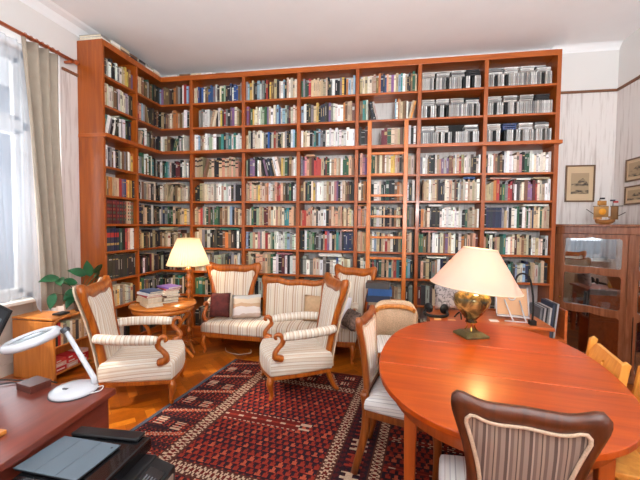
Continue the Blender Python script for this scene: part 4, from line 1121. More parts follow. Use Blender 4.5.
def plant():
    px, py, pz = -.605, -1.14, .6005
    t = thing('potted_plant', 'leafy green plant in dark pot on the low bookcase', 'plant', (px, py, pz))
    MB().lathe([(.001, 0), (.042, 0), (.055, .09), (.058, .10), (.050, .10), (.047, .085), (.001, .085)], 24).build('pot', plain('dark_pot', rgb(58, 44, 40), .5), t)
    MB().lathe([(.001, .083), (.046, .084)], 20).build('soil', plain('soil', rgb(50, 36, 28), .95), t)
    LEAF = plain('leaf_green', rgb(44, 98, 62), .3, 0, .3, 10)
    ST = plain('stem_green', rgb(86, 96, 52), .5)
    # (tip base x,y,z relative), direction, length
    L = [((.16, .05, .40), (.3, -.7, .5), .19), ((.17, .02, .30), (.8, -.6, .1), .18), ((.05, -.02, .38), (-.15, -.8, .4), .17), ((.15, .0, .22), (.4, -.9, -.3), .16), ((.10, .04, .34), (.5, -.5, .35), .17), ((.06, .03, .36), (.1, -.4, .8), .17), ((.12, .05, .26), (.9, -.4, -.2), .17), ((.09, .02, .22), (.5, -.8, -.5), .15), ((.0, -.08, .30), (-.15, -.8, .3), .15), ((.0, -.09, .24), (-.1, -.8, -.4), .15),
         ((.03, -.02, .21), (.3, -.9, .5), .13), ((.0, -.28, .38), (-.15, -.9, .1), .16), ((.0, -.26, .37), (.6, -.7, -.1), .14), ((.0, -.12, .17), (.1, -.9, -.6), .13), ((.0, -.32, .24), (-.05, -.5, -.9), .15), ((.13, .02, .31), (.6, -.7, .5), .15)]
    for (b, d, ln) in L:
        b = (b[0]+.045, b[1], b[2]); B = Vector(b); D = Vector(d).normalized(); S = D.cross(Vector((.3, -.8, .6))).normalized(); N = S.cross(D).normalized()
        MB().tube([(b[0]*.05, b[1]*.05, .08), (b[0]*.35, b[1]*.35, .08+(b[2]-.08)*.55), B], [.005, .004, .0025], 6, None, 5).build('stem', ST, t)
        mb = MB(); vs = []; n = 8
        for i in range(n+1):
            s = i/n; w = .30*ln*sin(pi*s**.8)**.9 if 0 < i < n else .001
            c = B+D*ln*s-N*.05*s*s
            for q in (-1, 0, 1): vs.append(c+S*w*q+N*(.012*(abs(q))))
        for k in range(len(vs)): pass
        m2 = len(vs); vs += [v-N*.0012 for v in vs]
        fs = []
        for i in range(n):
            for q in range(2):
                a = i*3+q; fs += [(a, a+1, a+4, a+3), (m2+a, m2+a+3, m2+a+4, m2+a+1)]
        mb.add(vs, fs, None, None, True); mb.build('leaf', LEAF, t)
plant()

# ------------------------------------------------------------------ writing table at the front, its things, the printer
def front_desk():
    t = thing('writing_table', 'dark red-brown writing table at the front corner carrying a magnifier lamp', 'desk', (1.30, -2.885, 0), RAD(4))
    MB().box(-1.25, 0, -1.0, 0, .722, .75).build('top', DESKW, t, .003)
    MB().box(-.045, -.022, -.96, -.02, .0115, .721).build('side_panel', DESKW, t, .002); MB().box(-1.22, -1.197, -.96, -.02, 0, .721).build('side_panel', DESKW, t, .002)
    MB().box(-1.196, -.046, -.06, -.04, .22, .721).build('back_panel', DESKW, t)
front_desk()
def magnifier():
    t = thing('magnifier_lamp', 'white magnifying lamp with ring head and oval base on writing table', 'lamp', (1.145, -2.955, .7505))
    GR = plain('dark_grey_plastic', rgb(70, 72, 78), .4)
    MB().lathe([(.001, 0), (.088, 0), (.092, .006), (.09, .016), (.07, .026), (.03, .032), (.001, .033)], 40).xf(lambda v: Vector((v.x, v.y*1.05, v.z))).build('base', WHITEP, t)
    MB().box(-.018, .006, -.045, -.033, .0295, .033).build('switch', GR, t, .002)
    MB().lathe([(.094, -.0002), (.094, .003), (.088, .003)], 40).xf(lambda v: Vector((v.x, v.y*1.05, v.z))).build('base_ring', GR, t)
    J = Vector((-.072, .03, .268)); B = Vector((.062, .05, .02))
    MB().tube([B, B+Vector((-.006, 0, .03)), J], [.015, .012, .010], 10, None, 1).build('arm', WHITEP, t)
    MB().lathe([(.001, -.014), (.013, -.014), (.013, .014), (.001, .014)], 14, J, None, Matrix.Rotation(pi/2, 4, 'X')).build('hinge', GR, t)
    H = Vector((-.185, -.03, .236)); R = Matrix.Translation(H) @ Matrix.Rotation(RAD(-12), 4, 'Y') @ Matrix.Rotation(RAD(9), 4, 'X')
    hd = MB().lathe([(.078, -.016), (.105, -.016), (.114, -.006), (.114, .006), (.105, .016), (.085, .02), (.078, .012), (.078, -.016)], 44).xf(lambda v: R @ v).build('ring_head', WHITEP, t)
    gl, n, l, b = nodes('magnifier_glass'); b.inputs['Base Color'].default_value = rgb(150, 162, 168); b.inputs['Roughness'].default_value = .05; b.inputs['Transmission Weight'].default_value = .3
    MB().lathe([(.001, .020), (.04, .019), (.0745, .0135), (.0725, .004), (.04, -.006), (.001, -.009)], 36).xf(lambda v: R @ v).build('lens', gl, hd)
magnifier()
def desk_things():
    t = thing('wooden_box', 'small flat dark wooden box on the writing table', 'box', (.935, -2.96, .7505), RAD(-12))
    WB = wood('dark_box_wood', rgb(70, 32, 26), rgb(96, 46, 36), .3, 0, 10)
    MB().box(-.053, .053, -.043, .043, 0, .024).build('base', WB, t, .002); MB().box(-.055, .055, -.045, .045, .0245, .033).build('lid', WB, t, .003)
    o = MB().tube([(.60, -2.98, .756), (.72, -2.93, .756), (.84, -2.915, .757), (.93, -2.895, .756), (1.0, -2.905, .756)], .0035, 6, None, 6).build('cable', BLACK, None, 0, 0, (.8, -2.93, .7525)); tag(o, 'black cable trailing along the far edge of the writing table', 'cable', 'cables on the writing table')
    o = MB().tube([(.62, -3.06, .756), (.72, -3.0, .756), (.80, -2.945, .757), (.845, -2.935, .756)], .003, 6, None, 6).build('cable', BLACK, None, 0, 0, (.74, -3.0, .7525)); tag(o, 'shorter black cable curling towards the small wooden box', 'cable', 'cables on the writing table')
    o = MB().tube([(1.215, -2.912, .757), (1.245, -2.90, .762), (1.258, -2.93, .756), (1.235, -2.965, .756)], .0025, 6, None, 6).build('cable', plain('white_cable', rgb(220, 220, 220), .5), None, 0, 0, (1.24, -2.93, .7535)); tag(o, 'thin white cable looping behind the magnifier lamp base', 'cable', 'cables on the writing table')
    o = MB().box(1.05, 1.185, -3.34, -3.275, .7505, .766).build('wooden_block', HONEY, None, .003, 0, (1.12, -3.3, .7505)); tag(o, 'pale wooden slip cut by the picture edge on the writing table', 'block')
    t = thing('tablet_screen', 'black slanted tablet screen standing at the edge by the window', 'screen', (.52, -2.95, .7505))
    M = Matrix.Translation((-.03, .04, .03)) @ Matrix.Rotation(RAD(20), 4, 'Y') @ Matrix.Rotation(RAD(-12), 4, 'X')
    MB().box(-.15, .075, -.006, .006, 0, .34).xf(lambda v: M @ v).build('casing', BLACKM, t, .004)
    MB().box(-.14, .065, -.0075, -.0062, .012, .328).xf(lambda v: M @ v).build('screen', plain('dark_screen', rgb(30, 34, 40), .6), t)
    g = plain('screen_text', rgb(98, 106, 112), .6); mb = MB()
    for k in range(5): mb.box(.035, .05, -.0084, -.0077, .10+.04*k, .125+.04*k)
    mb.xf(lambda v: M @ v).build('lettering', g, t)
    MB().box(-.10, .03, .0, .11, 0, .012).build('foot', BLACK, t, .003); MB().tube([(-.03, .05, .01), (-.02, .07, .12)], .012, 8).build('stand', BLACK, t)
desk_things()
def printer():
    t = thing('printer_cabinet', 'small reddish wooden cabinet under the black printer', 'cabinet', (1.57, -3.36, 0), RAD(3))
    MB().box(-.22, .24, -.27, .25, .06, .478).build('body', DESKW, t, .003); MB().box(-.225, .245, -.275, .255, .478, .498).build('top', DESKW, t, .003); MB().box(-.20, .22, -.25, .23, .0115, .06).build('plinth', DESKW, t)
    MB().box(.2402, .252, -.26, .24, .08, .47).build('door', DESKW, t, .003)
    t = thing('printer', 'black flatbed printer with a tablet lying on its lid', 'printer', (1.57, -3.36, .4985), RAD(3))
    GL = plain('gloss_black', rgb(14, 14, 17), .16, 0, 0, 1, .4)
    MB().box(-.20, .13, -.26, .22, 0, .15).build('body', BLACK, t, .008)
    MB().box(-.215, .09, -.27, .245, .1505, .20).build('scanner_lid', GL, t, .008)
    MB().box(-.215, .06, .20, .252, .2002, .212).build('hinge_bar', BLACK, t, .005)
    mb = MB(); mb.prism([(.1305, 0), (.205, 0), (.205, .122), (.1305, .146)], -.26, .21, 1); mb.build('front_unit', BLACK, t, .004)
    MB().box(.2052, .209, -.25, .19, .01, .105).build('output_tray', plain('tray_reflection', rgb(150, 130, 118), .35), t, .002)  # pale colour painted in for the light reflected on this face
    MB().prism([(.140, .1435), (.196, .1255), (.196, .128), (.140, .146)], -.10, .16, 1).build('control_panel', GL, t)
    mb = MB()
    for k in range(4): mb.prism([(.150+.010*k, .1432-.0032*k), (.154+.010*k, .1419-.0032*k), (.154+.010*k, .1429-.0032*k), (.150+.010*k, .1442-.0032*k)], -.02, .12, 1)
    mb.build('slots', plain('slot_grey', rgb(96, 98, 104), .4), t)
    w = thing('tablet', 'tablet in a grey folding cover lying on the printer lid', 'tablet', (1.457, -3.285, .6995), RAD(-2))
    CV = plain('grey_cover', rgb(92, 104, 114), .5); BK = BLACK
    MB().box(-.122, .122, -.09, .09, 0, .007).build('body', BK, w, .003)
    for k in range(3): MB().box(-.124+.083*k, -.124+.0815*(k+1)+.0015*k, -.092, .092, .0072, .0105).build('cover_panel', CV, w, .001)
    MB().lathe([(.001, .0106), (.004, .0106), (.004, .0112), (.001, .0112)], 10, (.105, .07, 0)).build('camera_lens', BLACKM, w)
printer()

# ------------------------------------------------------------------ desk behind the table
def back_desk():
    DT = wood('orange_desk_wood', rgb(176, 84, 30), rgb(206, 106, 44), .3, 0, 8)
    x0, x1, y0, y1, H = 2.91, 3.88, -1.17, -.62, .70
    t = thing('desk', 'orange-brown desk against the bookcase behind the oval table', 'desk', ((x0+x1)/2, (y0+y1)/2, 0))
    cx, cy = (x0+x1)/2, (y0+y1)/2; a, b = (x1-x0)/2, (y1-y0)/2
    MB().box(-a, a, -b, b, H-.03, H).build('top', DT, t, .005); MB().box(-a+.03, a-.03, -b+.03, b-.03, H-.12, H-.031).build('apron', DT, t)
    for sx in (-1, 1):
        for sy in (-1, 1): MB().box(sx*(a-.05)-.022, sx*(a-.05)+.022, sy*(b-.05)-.022, sy*(b-.05)+.022, .0115, H-.121).build('leg', DT, t, .003)
    z = H+.0005
    # headphones lying on the desk
    h = thing('headphones', 'black over-ear headphones lying on the desk behind the lamp', 'headphones', (2.99, -.93, z), RAD(-8))
    MB().tube([(-.095, .02, .035), (-.10, -.06, .02), (-.05, -.10, .014), (.03, -.105, .014), (.09, -.06, .02), (.09, .02, .035)], [.014, .014, .013, .013, .014, .014], 8, None, 5).build('headband', BLACKM, h)
    for s in (-1, 1):
        M = Matrix.Translation((s*.07, .03, .055)) @ Matrix.Rotation(RAD(90), 4, 'X') @ Matrix.Rotation(RAD(s*38), 4, 'Y')
        e = MB().lathe([(.001, -.018), (.036, -.018), (.046, -.008), (.046, .006), (.03, .016), (.001, .018)], 20).xf(lambda v: M @ v).build('ear_cup', BLACK, h)
    # little tripod
    r = thing('mini_tripod', 'small black camera tripod standing beside the headphones', 'tripod', (3.18, -1.02, z))
    for k in range(3):
        q = RAD(30+120*k); MB().tube([(0, 0, .065), (.03*cos(q), .03*sin(q), .035), (.052*cos(q), .052*sin(q), .006)], [.008, .007, .006], 6, None, 3).build('leg', BLACKM, r)
    MB().box(-.02, .02, -.012, .012, .072, .11).build('head', BLACKM, r, .004); MB().lathe([(.001, .058), (.011, .06), (.011, .072), (.001, .074)], 10).build('joint', BLACKM, r)
    u = thing('yellow_mug', 'yellow mug half hidden behind the urn lamp', 'mug', (3.285, -.98, z))
    YM = plain('yellow_glaze', rgb(226, 196, 104), .3)
    MB().lathe([(.001, 0), (.036, 0), (.040, .01), (.040, .085), (.037, .085), (.036, .01), (.001, .008)], 24).build('body', YM, u); MB().tube([(.038, 0, .07), (.062, 0, .062), (.062, 0, .035), (.038, 0, .022)], .005, 6, None, 5).build('handle', YM, u)
    for k, (x, y, lab) in enumerate(((2.975, -1.11, 'pale wooden slip on the desk edge in front of the headphones'), (3.09, -1.125, 'pale wooden slip on the desk edge next to the small tripod'))):
        o = MB().box(x-.03, x+.03, y-.014, y+.014, z, z+.014).build('wooden_slip', plain('pale_wood', rgb(226, 176, 116), .5), None, .003, 0, (x, y, z)); tag(o, lab, 'block', 'wooden slips on the desk')
    o = MB().box(3.42, 3.49, -1.06, -1.0, z, z+.004).xf(lambda v: v).build('paper_card', plain('white_card', rgb(232, 230, 226), .7), None, 0, 0, (3.45, -1.03, z)); tag(o, 'small white card lying on the desk beside the lamp shade', 'card')
    m, n, l, b = nodes('grey_leaf_print')
    tc = n.new('ShaderNodeTexCoord'); q = n.new('ShaderNodeTexNoise'); q.inputs['Scale'].default_value = 16; q.inputs['Distortion'].default_value = 2.5; rp = n.new('ShaderNodeValToRGB')
    rp.color_ramp.elements[0].position = .36; rp.color_ramp.elements[0].color = rgb(104, 100, 102); rp.color_ramp.elements[1].position = .5; rp.color_ramp.elements[1].color = rgb(186, 176, 174)
    l.new(tc.outputs['Object'], q.inputs['Vector']); l.new(q.outputs[0], rp.inputs[0]); l.new(rp.outputs[0], b.inputs['Base Color']); b.inputs['Roughness'].default_value = .9
    o = cushion('cushion', 'grey leaf-patterned cushion propped on the desk behind the headphones', (3.17, -.72, z+.006), .34, .25, .10, RAD(-10), RAD(4), m); o['group'] = 'cushions on the desk'
    # stand with a tan folder on it
    s = thing('book_stand', 'white wire reading stand holding a tan board on the desk', 'stand', (3.64, -.93, z), RAD(-10))
    M = Matrix.Translation((0, .02, .035)) @ Matrix.Rotation(RAD(-28), 4, 'X')
    MB().box(-.125, .125, .0, .010, .0, .25).xf(lambda v: M @ v).build('board', plain('tan_board', rgb(206, 158, 116), .6), s, .003)
    for k in (-1, 1):
        MB().tube([M @ Vector((k*.128, -.004, 0)), M @ Vector((k*.128, -.004, .255))], .006, 8).build('side_wire', WHITEP, s)
        MB().tube([M @ Vector((k*.06, -.008, .13)), (k*.05+.03, -.075, .03), (k*.05+.04, -.115, .006)], .006, 8, None, 1).build('strut', WHITEP, s)
    MB().box(-.13, .13, -.03, .03, .022, .032).build('ledge', WHITEP, s, .003); MB().tube([(-.08, -.115, .006), (.14, -.115, .006)], .006, 8).build('foot_bar', WHITEP, s)
    MB().tube([M @ Vector((.028*cos(q*pi/6), -.006, .16+.028*sin(q*pi/6))) for q in range(12)], .005, 6, None, 1, True).build('ring_catch', WHITEP, s)
    MB().tube([(-.12, .025, .028), (-.12, .10, .006)], .006, 6).build('back_leg', WHITEP, s); MB().tube([(.12, .025, .028), (.12, .10, .006)], .006, 6).build('back_leg', WHITEP, s)
    g = thing('gooseneck_lamp', 'black gooseneck lamp standing on the desk in front of the records', 'lamp', (3.735, -1.10, z))
    MB().box(-.025, .025, -.025, .025, 0, .04).build('clamp', BLACKM, g, .004)
    MB().tube([(0, 0, .04), (0, .0, .20), (-.012, .01, .33), (-.035, .015, .40), (-.075, .02, .425), (-.115, .02, .41), (-.135, .02, .365)], .008, 8, None, 5).build('neck', BLACKM, g)
    MB().lathe([(.011, 0), (.014, .01), (.011, .05), (.001, .052)], 12, (-.135, .02, .33)).build('lamp_head', BLACKM, g)
    # record stand
    st = thing('record_stand', 'low orange-brown stand holding a row of records by the cabinet', 'stand', (4.06, -.50, 0))
    MB().box(-.115, .145, -.16, .16, .44, .465).build('shelf_board', DT, st, .003); MB().box(.12, .145, -.16, .16, .466, .74).build('end_panel', DT, st, .004); MB().box(.12, .145, -.16, .16, 0, .439).build('side', DT, st, .003); MB().box(-.115, -.09, -.16, .16, 0, .439).build('side', DT, st, .003)
    r2 = random.Random(4); a = 3.955; cols = [('grey', (120, 120, 124)), ('dark', (52, 52, 58)), ('pale grey', (176, 172, 170)), ('black', (34, 34, 38)), ('grey', (128, 126, 128)), ('white', (206, 202, 200)), ('dark blue', (58, 66, 86)), ('black', (40, 40, 44)), ('pale grey', (178, 176, 176))]
    for k, (nm, c) in enumerate(cols):
        w = .0195; dz = .045 if k > 5 else 0
        M = Matrix.Translation((a, -.64, .4665)) @ Matrix.Rotation(RAD(5), 4, 'Y')
        mb = MB(); mb.box(0, w-.003, .002*k % .012, .27+.002*k % .012, 0, .285+dz, rgb(*c)); mb.xf(lambda v: M @ v)
        o = mb.build('record_sleeve', ATT, None, .001, 0, (a, -.5, .467)); tag(o, f'{nm} upright record sleeve, {ORD[k]} from the desk side of the record stand', 'record', 'records on the stand'); a += .0175
    # piles of big volumes on a stool behind the settee end
    q = thing('stool', 'small wooden stool under the pile of large volumes', 'stool', (2.50, -.50, 0))
    MB().box(-.14, .14, -.13, .12, .50, .525).build('seat', DARKW, q, .004)
    for sx in (-1, 1):
        for sy in (-1, 1): MB().box(sx*.115-.016, sx*.115+.016, sy*.10-.016, sy*.10+.016, 0, .499).build('leg', DARKW, q, .002)
    z2 = .5255
    V = [('olive green', (106, 112, 70), .05), ('dark green', (66, 84, 66), .05), ('dark red', (88, 40, 44), .062), ('tan', (150, 128, 106), .03), ('navy', (40, 48, 70), .068), ('blue', (36, 82, 138), .072), ('dark grey', (74, 68, 66), .058)]
    pos = ['bottom', 'second', 'third', 'fourth', 'fifth', 'sixth', 'top']
    for k, (nm, c, th) in enumerate(V):
        loose_book(f'thick {nm} volume, {pos[k]} of the pile between settee and ladder', (2.475+(.012 if k % 2 else 0)-.004*k, -.50, z2), .225, .20, th, RAD(90+(4 if k % 2 else -3)), rgb(*c), 'large volumes on the stool') if False else loose_book(f'thick {nm} volume, {pos[k]} of the pile between settee and ladder', (2.475+(.012 if k % 2 else 0)-.004*k, -.51, z2), .19, .245, th, RAD(90+(3 if k % 2 else -3)), rgb(*c), 'large volumes on the stool'); z2 += th+.0006
back_desk()

# ------------------------------------------------------------------ ladder
def ladder():
    LW = wood('ladder_wood', rgb(186, 94, 22), rgb(218, 122, 40), .35, 2, 10)
    t = thing('ladder', 'slim orange wooden ladder leaning against the bookcase', 'ladder', (2.525, -.135, 0))
    k = .058/2.73
    for x in (-.208, .208):
        M = Matrix(((1, 0, 0, x), (0, 1, k, 0), (0, 0, 1, 0), (0, 0, 0, 1)))
        MB().box(-.024, .024, -.014, .014, .0, 2.73).xf(lambda v: M @ v).build('rail', LW, t, .005)
    for i in range(10):
        z = .165+.243*i
        MB().box(-.183, .183, k*z-.013, k*z+.013, z-.014, z+.014).build('rung', LW, t, .005)
ladder()

# ------------------------------------------------------------------ glass cabinet in the corner with its contents, ship, pictures
def clear_glass(name, refl, tint=(1, 1, 1, 1)):
    m, n, l, b = nodes(name); n.remove(b)
    tr = n.new('ShaderNodeBsdfTransparent'); tr.inputs[0].default_value = tint; gl = n.new('ShaderNodeBsdfGlossy'); gl.inputs['Roughness'].default_value = .015
    mx = n.new('ShaderNodeMixShader'); mx.inputs[0].default_value = refl; l.new(tr.outputs[0], mx.inputs[1]); l.new(gl.outputs[0], mx.inputs[2]); l.new(mx.outputs[0], n['Material Output'].inputs[0]); return m
def glass_cabinet():
    t = thing('display_cabinet', 'old wooden corner cabinet with glazed doors full of glassware', 'cabinet', (4.405, .10, 0), RAD(-47))
    H = 1.553
    foot = [(0, 0), (.93, 0), (.925, .025), (.285, .60), (-.125, .128)]
    MB().prism([(-.012, -.015), (.945, -.015), (.93, .03), (.285, .612), (-.138, .13)], H-.026, H, 2).build('top', CABW, t, .004)
    MB().prism(foot, 0, .075, 2).build('plinth', CABW, t); MB().prism([(p[0]*.99+.004, p[1]*.98+.004) for p in foot], H-.10, H-.027, 2).build('frieze', CABW, t, .003)
    DK = plain('cabinet_inside', rgb(44, 32, 28), .6)
    for a, b2 in ((1, 2), (2, 3), (3, 4), (4, 0)):
        p, q = Vector(foot[a]), Vector(foot[b2]); e = (q-p).normalized(); nn = Vector((-e.y, e.x))*.012
        MB().prism([tuple(p), tuple(q), tuple(q+nn), tuple(p+nn)], .076, H-.101, 2).build('side_panel' if a in (1, 4) else 'back_panel', DK if a in (2, 3) else CABW, t)
    zt = H-.101
    MB().box(0, .05, 0, .03, .076, zt).build('stile', CABW, t, .003); MB().box(.645, .70, 0, .03, .076, zt).build('stile', CABW, t, .003); MB().box(.90, .93, 0, .02, .076, zt).build('stile', CABW, t, .003)
    GL = clear_glass('cabinet_glass', .46, (.92, .95, .95, 1))
    FR = CABW
    def door(x0, x1, hw):
        mb = MB(); rows = [(.10, .625), (.69, 1.04), (1.10, 1.415)]
        zb, ztop = .078, zt-.003
        d = None
        # one frame: stiles, rails; each opening has an ogee head and scooped corners
        bm_ = MB()
        def opening(a, b, c0, c1):
            n = 10; mid = (a+b)/2; pts = []
            top = [(a, c1-.035), (a+.004, c1-.018), (a+.022, c1-.006), (a+.06, c1-.012), (a+(mid-a)*.55, c1-.012), (mid-.03, c1-.004), (mid, c1+.004)]
            top = top+[(2*mid-p[0], p[1]) for p in top[-2::-1]]
            bot = [(b, c0+.03), (b-.006, c0+.012), (b-.02, c0+.004), (mid, c0+.008), (a+.02, c0+.004), (a+.006, c0+.012), (a, c0+.03)]
            return top+bot
        edges = [(x0, zb)]
        zs = [zb]+[(rows[i][1]+rows[i+1][0])/2 for i in range(2)]+[ztop]
        fr = MB()
        for i, (c0, c1) in enumerate(rows):
            inn = opening(x0+hw, x1-hw, c0, c1); cx, cz = (x0+x1)/2, (c0+c1)/2
            out = []
            for p in inn:
                dx, dz = p[0]-cx, p[1]-cz; k = min(((x1-x0)/2)/abs(dx) if abs(dx) > 1e-6 else 99, ((zs[i+1]-cz) if dz > 0 else (cz-zs[i]))/abs(dz) if abs(dz) > 1e-6 else 99); out.append((cx+dx*k, cz+dz*k))
            # add exact corners
            n = len(inn); vs = [(p[0], y, p[1]) for y in (-.012, .012) for lp in (out, inn) for p in lp]; fs = []
            for k in range(n):
                j = (k+1) % n
                fs += [(k, j, n+j, n+k), (2*n+k, 3*n+k, 3*n+j, 2*n+j), (n+k, n+j, 3*n+j, 3*n+k)]
            fr.add(vs, fs)
            for k in range(n):
                j = (k+1) % n; p, q = out[k], out[j]
                if abs(p[0]-q[0]) > 1e-5 and abs(p[1]-q[1]) > 1e-5:
                    # missing corner triangle
                    c = (p[0] if abs(abs(p[0]-cx)-(x1-x0)/2) < 1e-6 else q[0], p[1] if abs(abs(p[0]-cx)-(x1-x0)/2) > 1e-6 else q[1])
                    for y in (-.012, .012): fr.add([(p[0], y, p[1]), (q[0], y, q[1]), (c[0], y, c[1])], [(0, 1, 2)])
        d = fr.build('door', FR, t)
        for c0, c1 in rows: MB().box(x0+hw-.006, x1-hw+.006, .002, .005, c0-.004, c1+.008).build('pane', GL, d)
        return d
    d = door(.052, .643, .042)
    MB().lathe([(.001, 0), (.009, .002), (.011, .012), (.006, .02), (.001, .021)], 12, (.07, -.012, .75), None, Matrix.Rotation(pi/2, 4, 'X')).build('key_plate', BRASS, d)
    door(.702, .898, .03)
    SG = plain('cabinet_shelf', rgb(96, 64, 46), .4)
    inner = [(.02, .035), (.86, .035), (.29, .555), (-.07, .14)]
    zsh = [.076, .66, 1.075]
    for z in zsh[1:]: MB().prism(inner, z-.012, z, 2).build('shelf', SG, t)
    # glassware and china
    cg = clear_glass('tumbler_glass', .45, (.9, .95, .95, 1)); cw = plain('white_china', rgb(226, 228, 228), .2)
    protos = {}
    M = Matrix.Translation((4.405, .10, 0)) @ Matrix.Rotation(RAD(-47), 4, 'Z')
    r = random.Random(6)
    def goblet(mb): return mb.lathe([(.001, 0), (.032, 0), (.030, .004), (.006, .010), (.005, .075), (.012, .082), (.032, .10), (.036, .13), (.031, .165), (.029, .165), (.033, .13), (.029, .102), (.001, .088)], 16)
    def tumbler(mb): return mb.lathe([(.001, 0), (.028, 0), (.034, .10), (.031, .10), (.026, .008), (.001, .008)], 16)
    def plate(mb): return mb.lathe([(.001, 0), (.05, 0), (.085, .014), (.083, .016), (.049, .004), (.001, .004)], 20)
    def cup(mb): return mb.lathe([(.001, 0), (.024, 0), (.036, .03), (.042, .06), (.039, .06), (.033, .03), (.022, .005), (.001, .005)], 16)
    def decanter(mb): return mb.lathe([(.001, 0), (.032, 0), (.037, .05), (.032, .12), (.014, .17), (.014, .21), (.020, .225), (.001, .226), ], 16)
    ROWN = {0: 'lowest', 1: 'middle', 2: 'upper'}
    for lvl, z, kinds in ((2, 1.076, ['goblet', 'goblet', 'tumbler', 'goblet', 'decanter', 'goblet', 'tumbler', 'goblet']), (1, .661, ['cup', 'goblet', 'decanter', 'tumbler', 'cup', 'goblet', 'tumbler', 'decanter']), (0, .0765, ['cup', 'tumbler', 'cup', 'decanter', 'cup', 'tumbler'])):
        for row, y in ((0, .085), (1, .20)):
            n = len(kinds); lo, hi = (.07, .74) if row == 0 else (.06, .56)
            for k, kd in enumerate(kinds):
                kd = kinds[(k+3*row) % n]
                p = M @ Vector((lo+(hi-lo)*k/(n-1), y, z+.0005))
                if kd not in protos:
                    mb = {'goblet': goblet, 'tumbler': tumbler, 'cup': cup, 'decanter': decanter}[kd](MB())
                    o = mb.build({'goblet': 'stemmed_glass', 'tumbler': 'tumbler', 'cup': 'teacup', 'decanter': 'decanter'}[kd], cw if kd == 'cup' else cg); protos[kd] = o
                else:
                    o = protos[kd].copy(); C.objects.link(o)
                o.location = p; nm = {'goblet': 'stemmed glass', 'tumbler': 'plain tumbler', 'cup': 'white teacup', 'decanter': 'glass decanter'}[kd]
                tag(o, f'{nm}, {ORD[k]} from the bookcase in the {("front", "back")[row]} row, {ROWN[lvl]} cabinet shelf', 'cup' if kd == 'cup' else 'glass', 'glass and china in the cabinet')
    # ship model
    s = thing('ship_model', 'wooden sailing ship model with an orange sun on its sail on the cabinet', 'ship model', tuple(M @ Vector((.40, .13, H+.0005))), RAD(-8))
    HW = wood('ship_wood', rgb(140, 84, 36), rgb(176, 116, 58), .5, 0, 10); TW = wood('ship_pale_wood', rgb(176, 122, 62), rgb(204, 152, 88), .5, 0, 10)
    mb = MB(); secs = [(-.085, .012, .028, .060), (-.07, .030, .008, .052), (-.03, .042, 0, .046), (.03, .042, 0, .048), (.065, .030, .010, .062), (.088, .014, .03, .074)]
    vs = []
    for x, w, zb, zt2 in secs: vs += [(x, -w, zt2), (x, -w*.85, (zb+zt2)/2), (x, -w*.35, zb), (x, w*.35, zb), (x, w*.85, (zb+zt2)/2), (x, w, zt2)]
    fs = [(i*6+j, i*6+j+1, (i+1)*6+j+1, (i+1)*6+j) for i in range(5) for j in range(5)]+[(i*6+5, i*6, (i+1)*6, (i+1)*6+5) for i in range(5)]+[(0, 1, 2, 3, 4, 5), (35, 34, 33, 32, 31, 30)]
    mb.add(vs, fs); mb.build('hull', HW, s)
    MB().box(-.09, -.035, -.036, .036, .052, .10).build('stern_castle', TW, s, .006); MB().box(.04, .088, -.03, .03, .062, .085).build('fore_castle', TW, s, .005)
    def sail(x0, x1, z0, z1, y, belly, mat, name):
        mb = MB(); N = 8; vs = []
        for i in range(N+1):
            for j in range(N+1):
                a, b2 = i/N, j/N; vs.append((x0+(x1-x0)*a, y-belly*sin(pi*a)*sin(pi*(.1+.8*b2)), z0+(z1-z0)*b2))
        m2 = len(vs); vs += [(v[0], v[1]+.002, v[2]) for v in vs]; fs = []
        for i in range(N):
            for j in range(N): a = i*(N+1)+j; fs += [(a, a+N+1, a+N+2, a+1), (m2+a, m2+a+1, m2+a+N+2, m2+a+N+1)]
        mb.add(vs, fs, None, None, True); return mb.build(name, mat, s)
    sl = plain('tan_sail', rgb(164, 122, 72), .8, 0, .1, 20)
    sail(-.115, .015, .075, .185, -.045, .035, sl, 'sail'); sail(.035, .10, .05, .185, -.04, .028, plain('brown_sail', rgb(122, 84, 48), .8), 'sail'); sail(-.08, 0, .195, .245, -.03, .02, plain('ochre_sail', rgb(170, 116, 54), .8), 'sail')
    MB().lathe([(.001, -.002), (.032, -.002), (.032, .002), (.001, .002)], 24, (-.052, -.084, .13), None, Matrix.Rotation(pi/2, 4, 'X')).build('sun_emblem', plain('orange_paint', rgb(226, 150, 30), .6), s)
    DKW = plain('dark_spar', rgb(60, 40, 34), .6)
    for p in (((-.05, 0, .05), (-.05, 0, .27)), ((.066, 0, .06), (.066, 0, .24)), ((-.09, 0, .10), (-.17, -.01, .16)), ((.085, 0, .07), (.175, 0, .125)), ((-.118, -.03, .188), (.018, -.03, .188)), ((.03, -.03, .188), (.14, -.03, .19))):
        MB().tube(list(p), .0035, 6).build('spar', DKW, s)
    for x, z, c in ((-.05, .262, rgb(44, 40, 44)), (.066, .225, rgb(170, 44, 44)), (.04, .24, rgb(52, 48, 60))):
        MB().box(x, x+.045, -.002, .002, z, z+.018).build('pennant', plain('pennant_cloth', c, .8), s)
glass_cabinet()
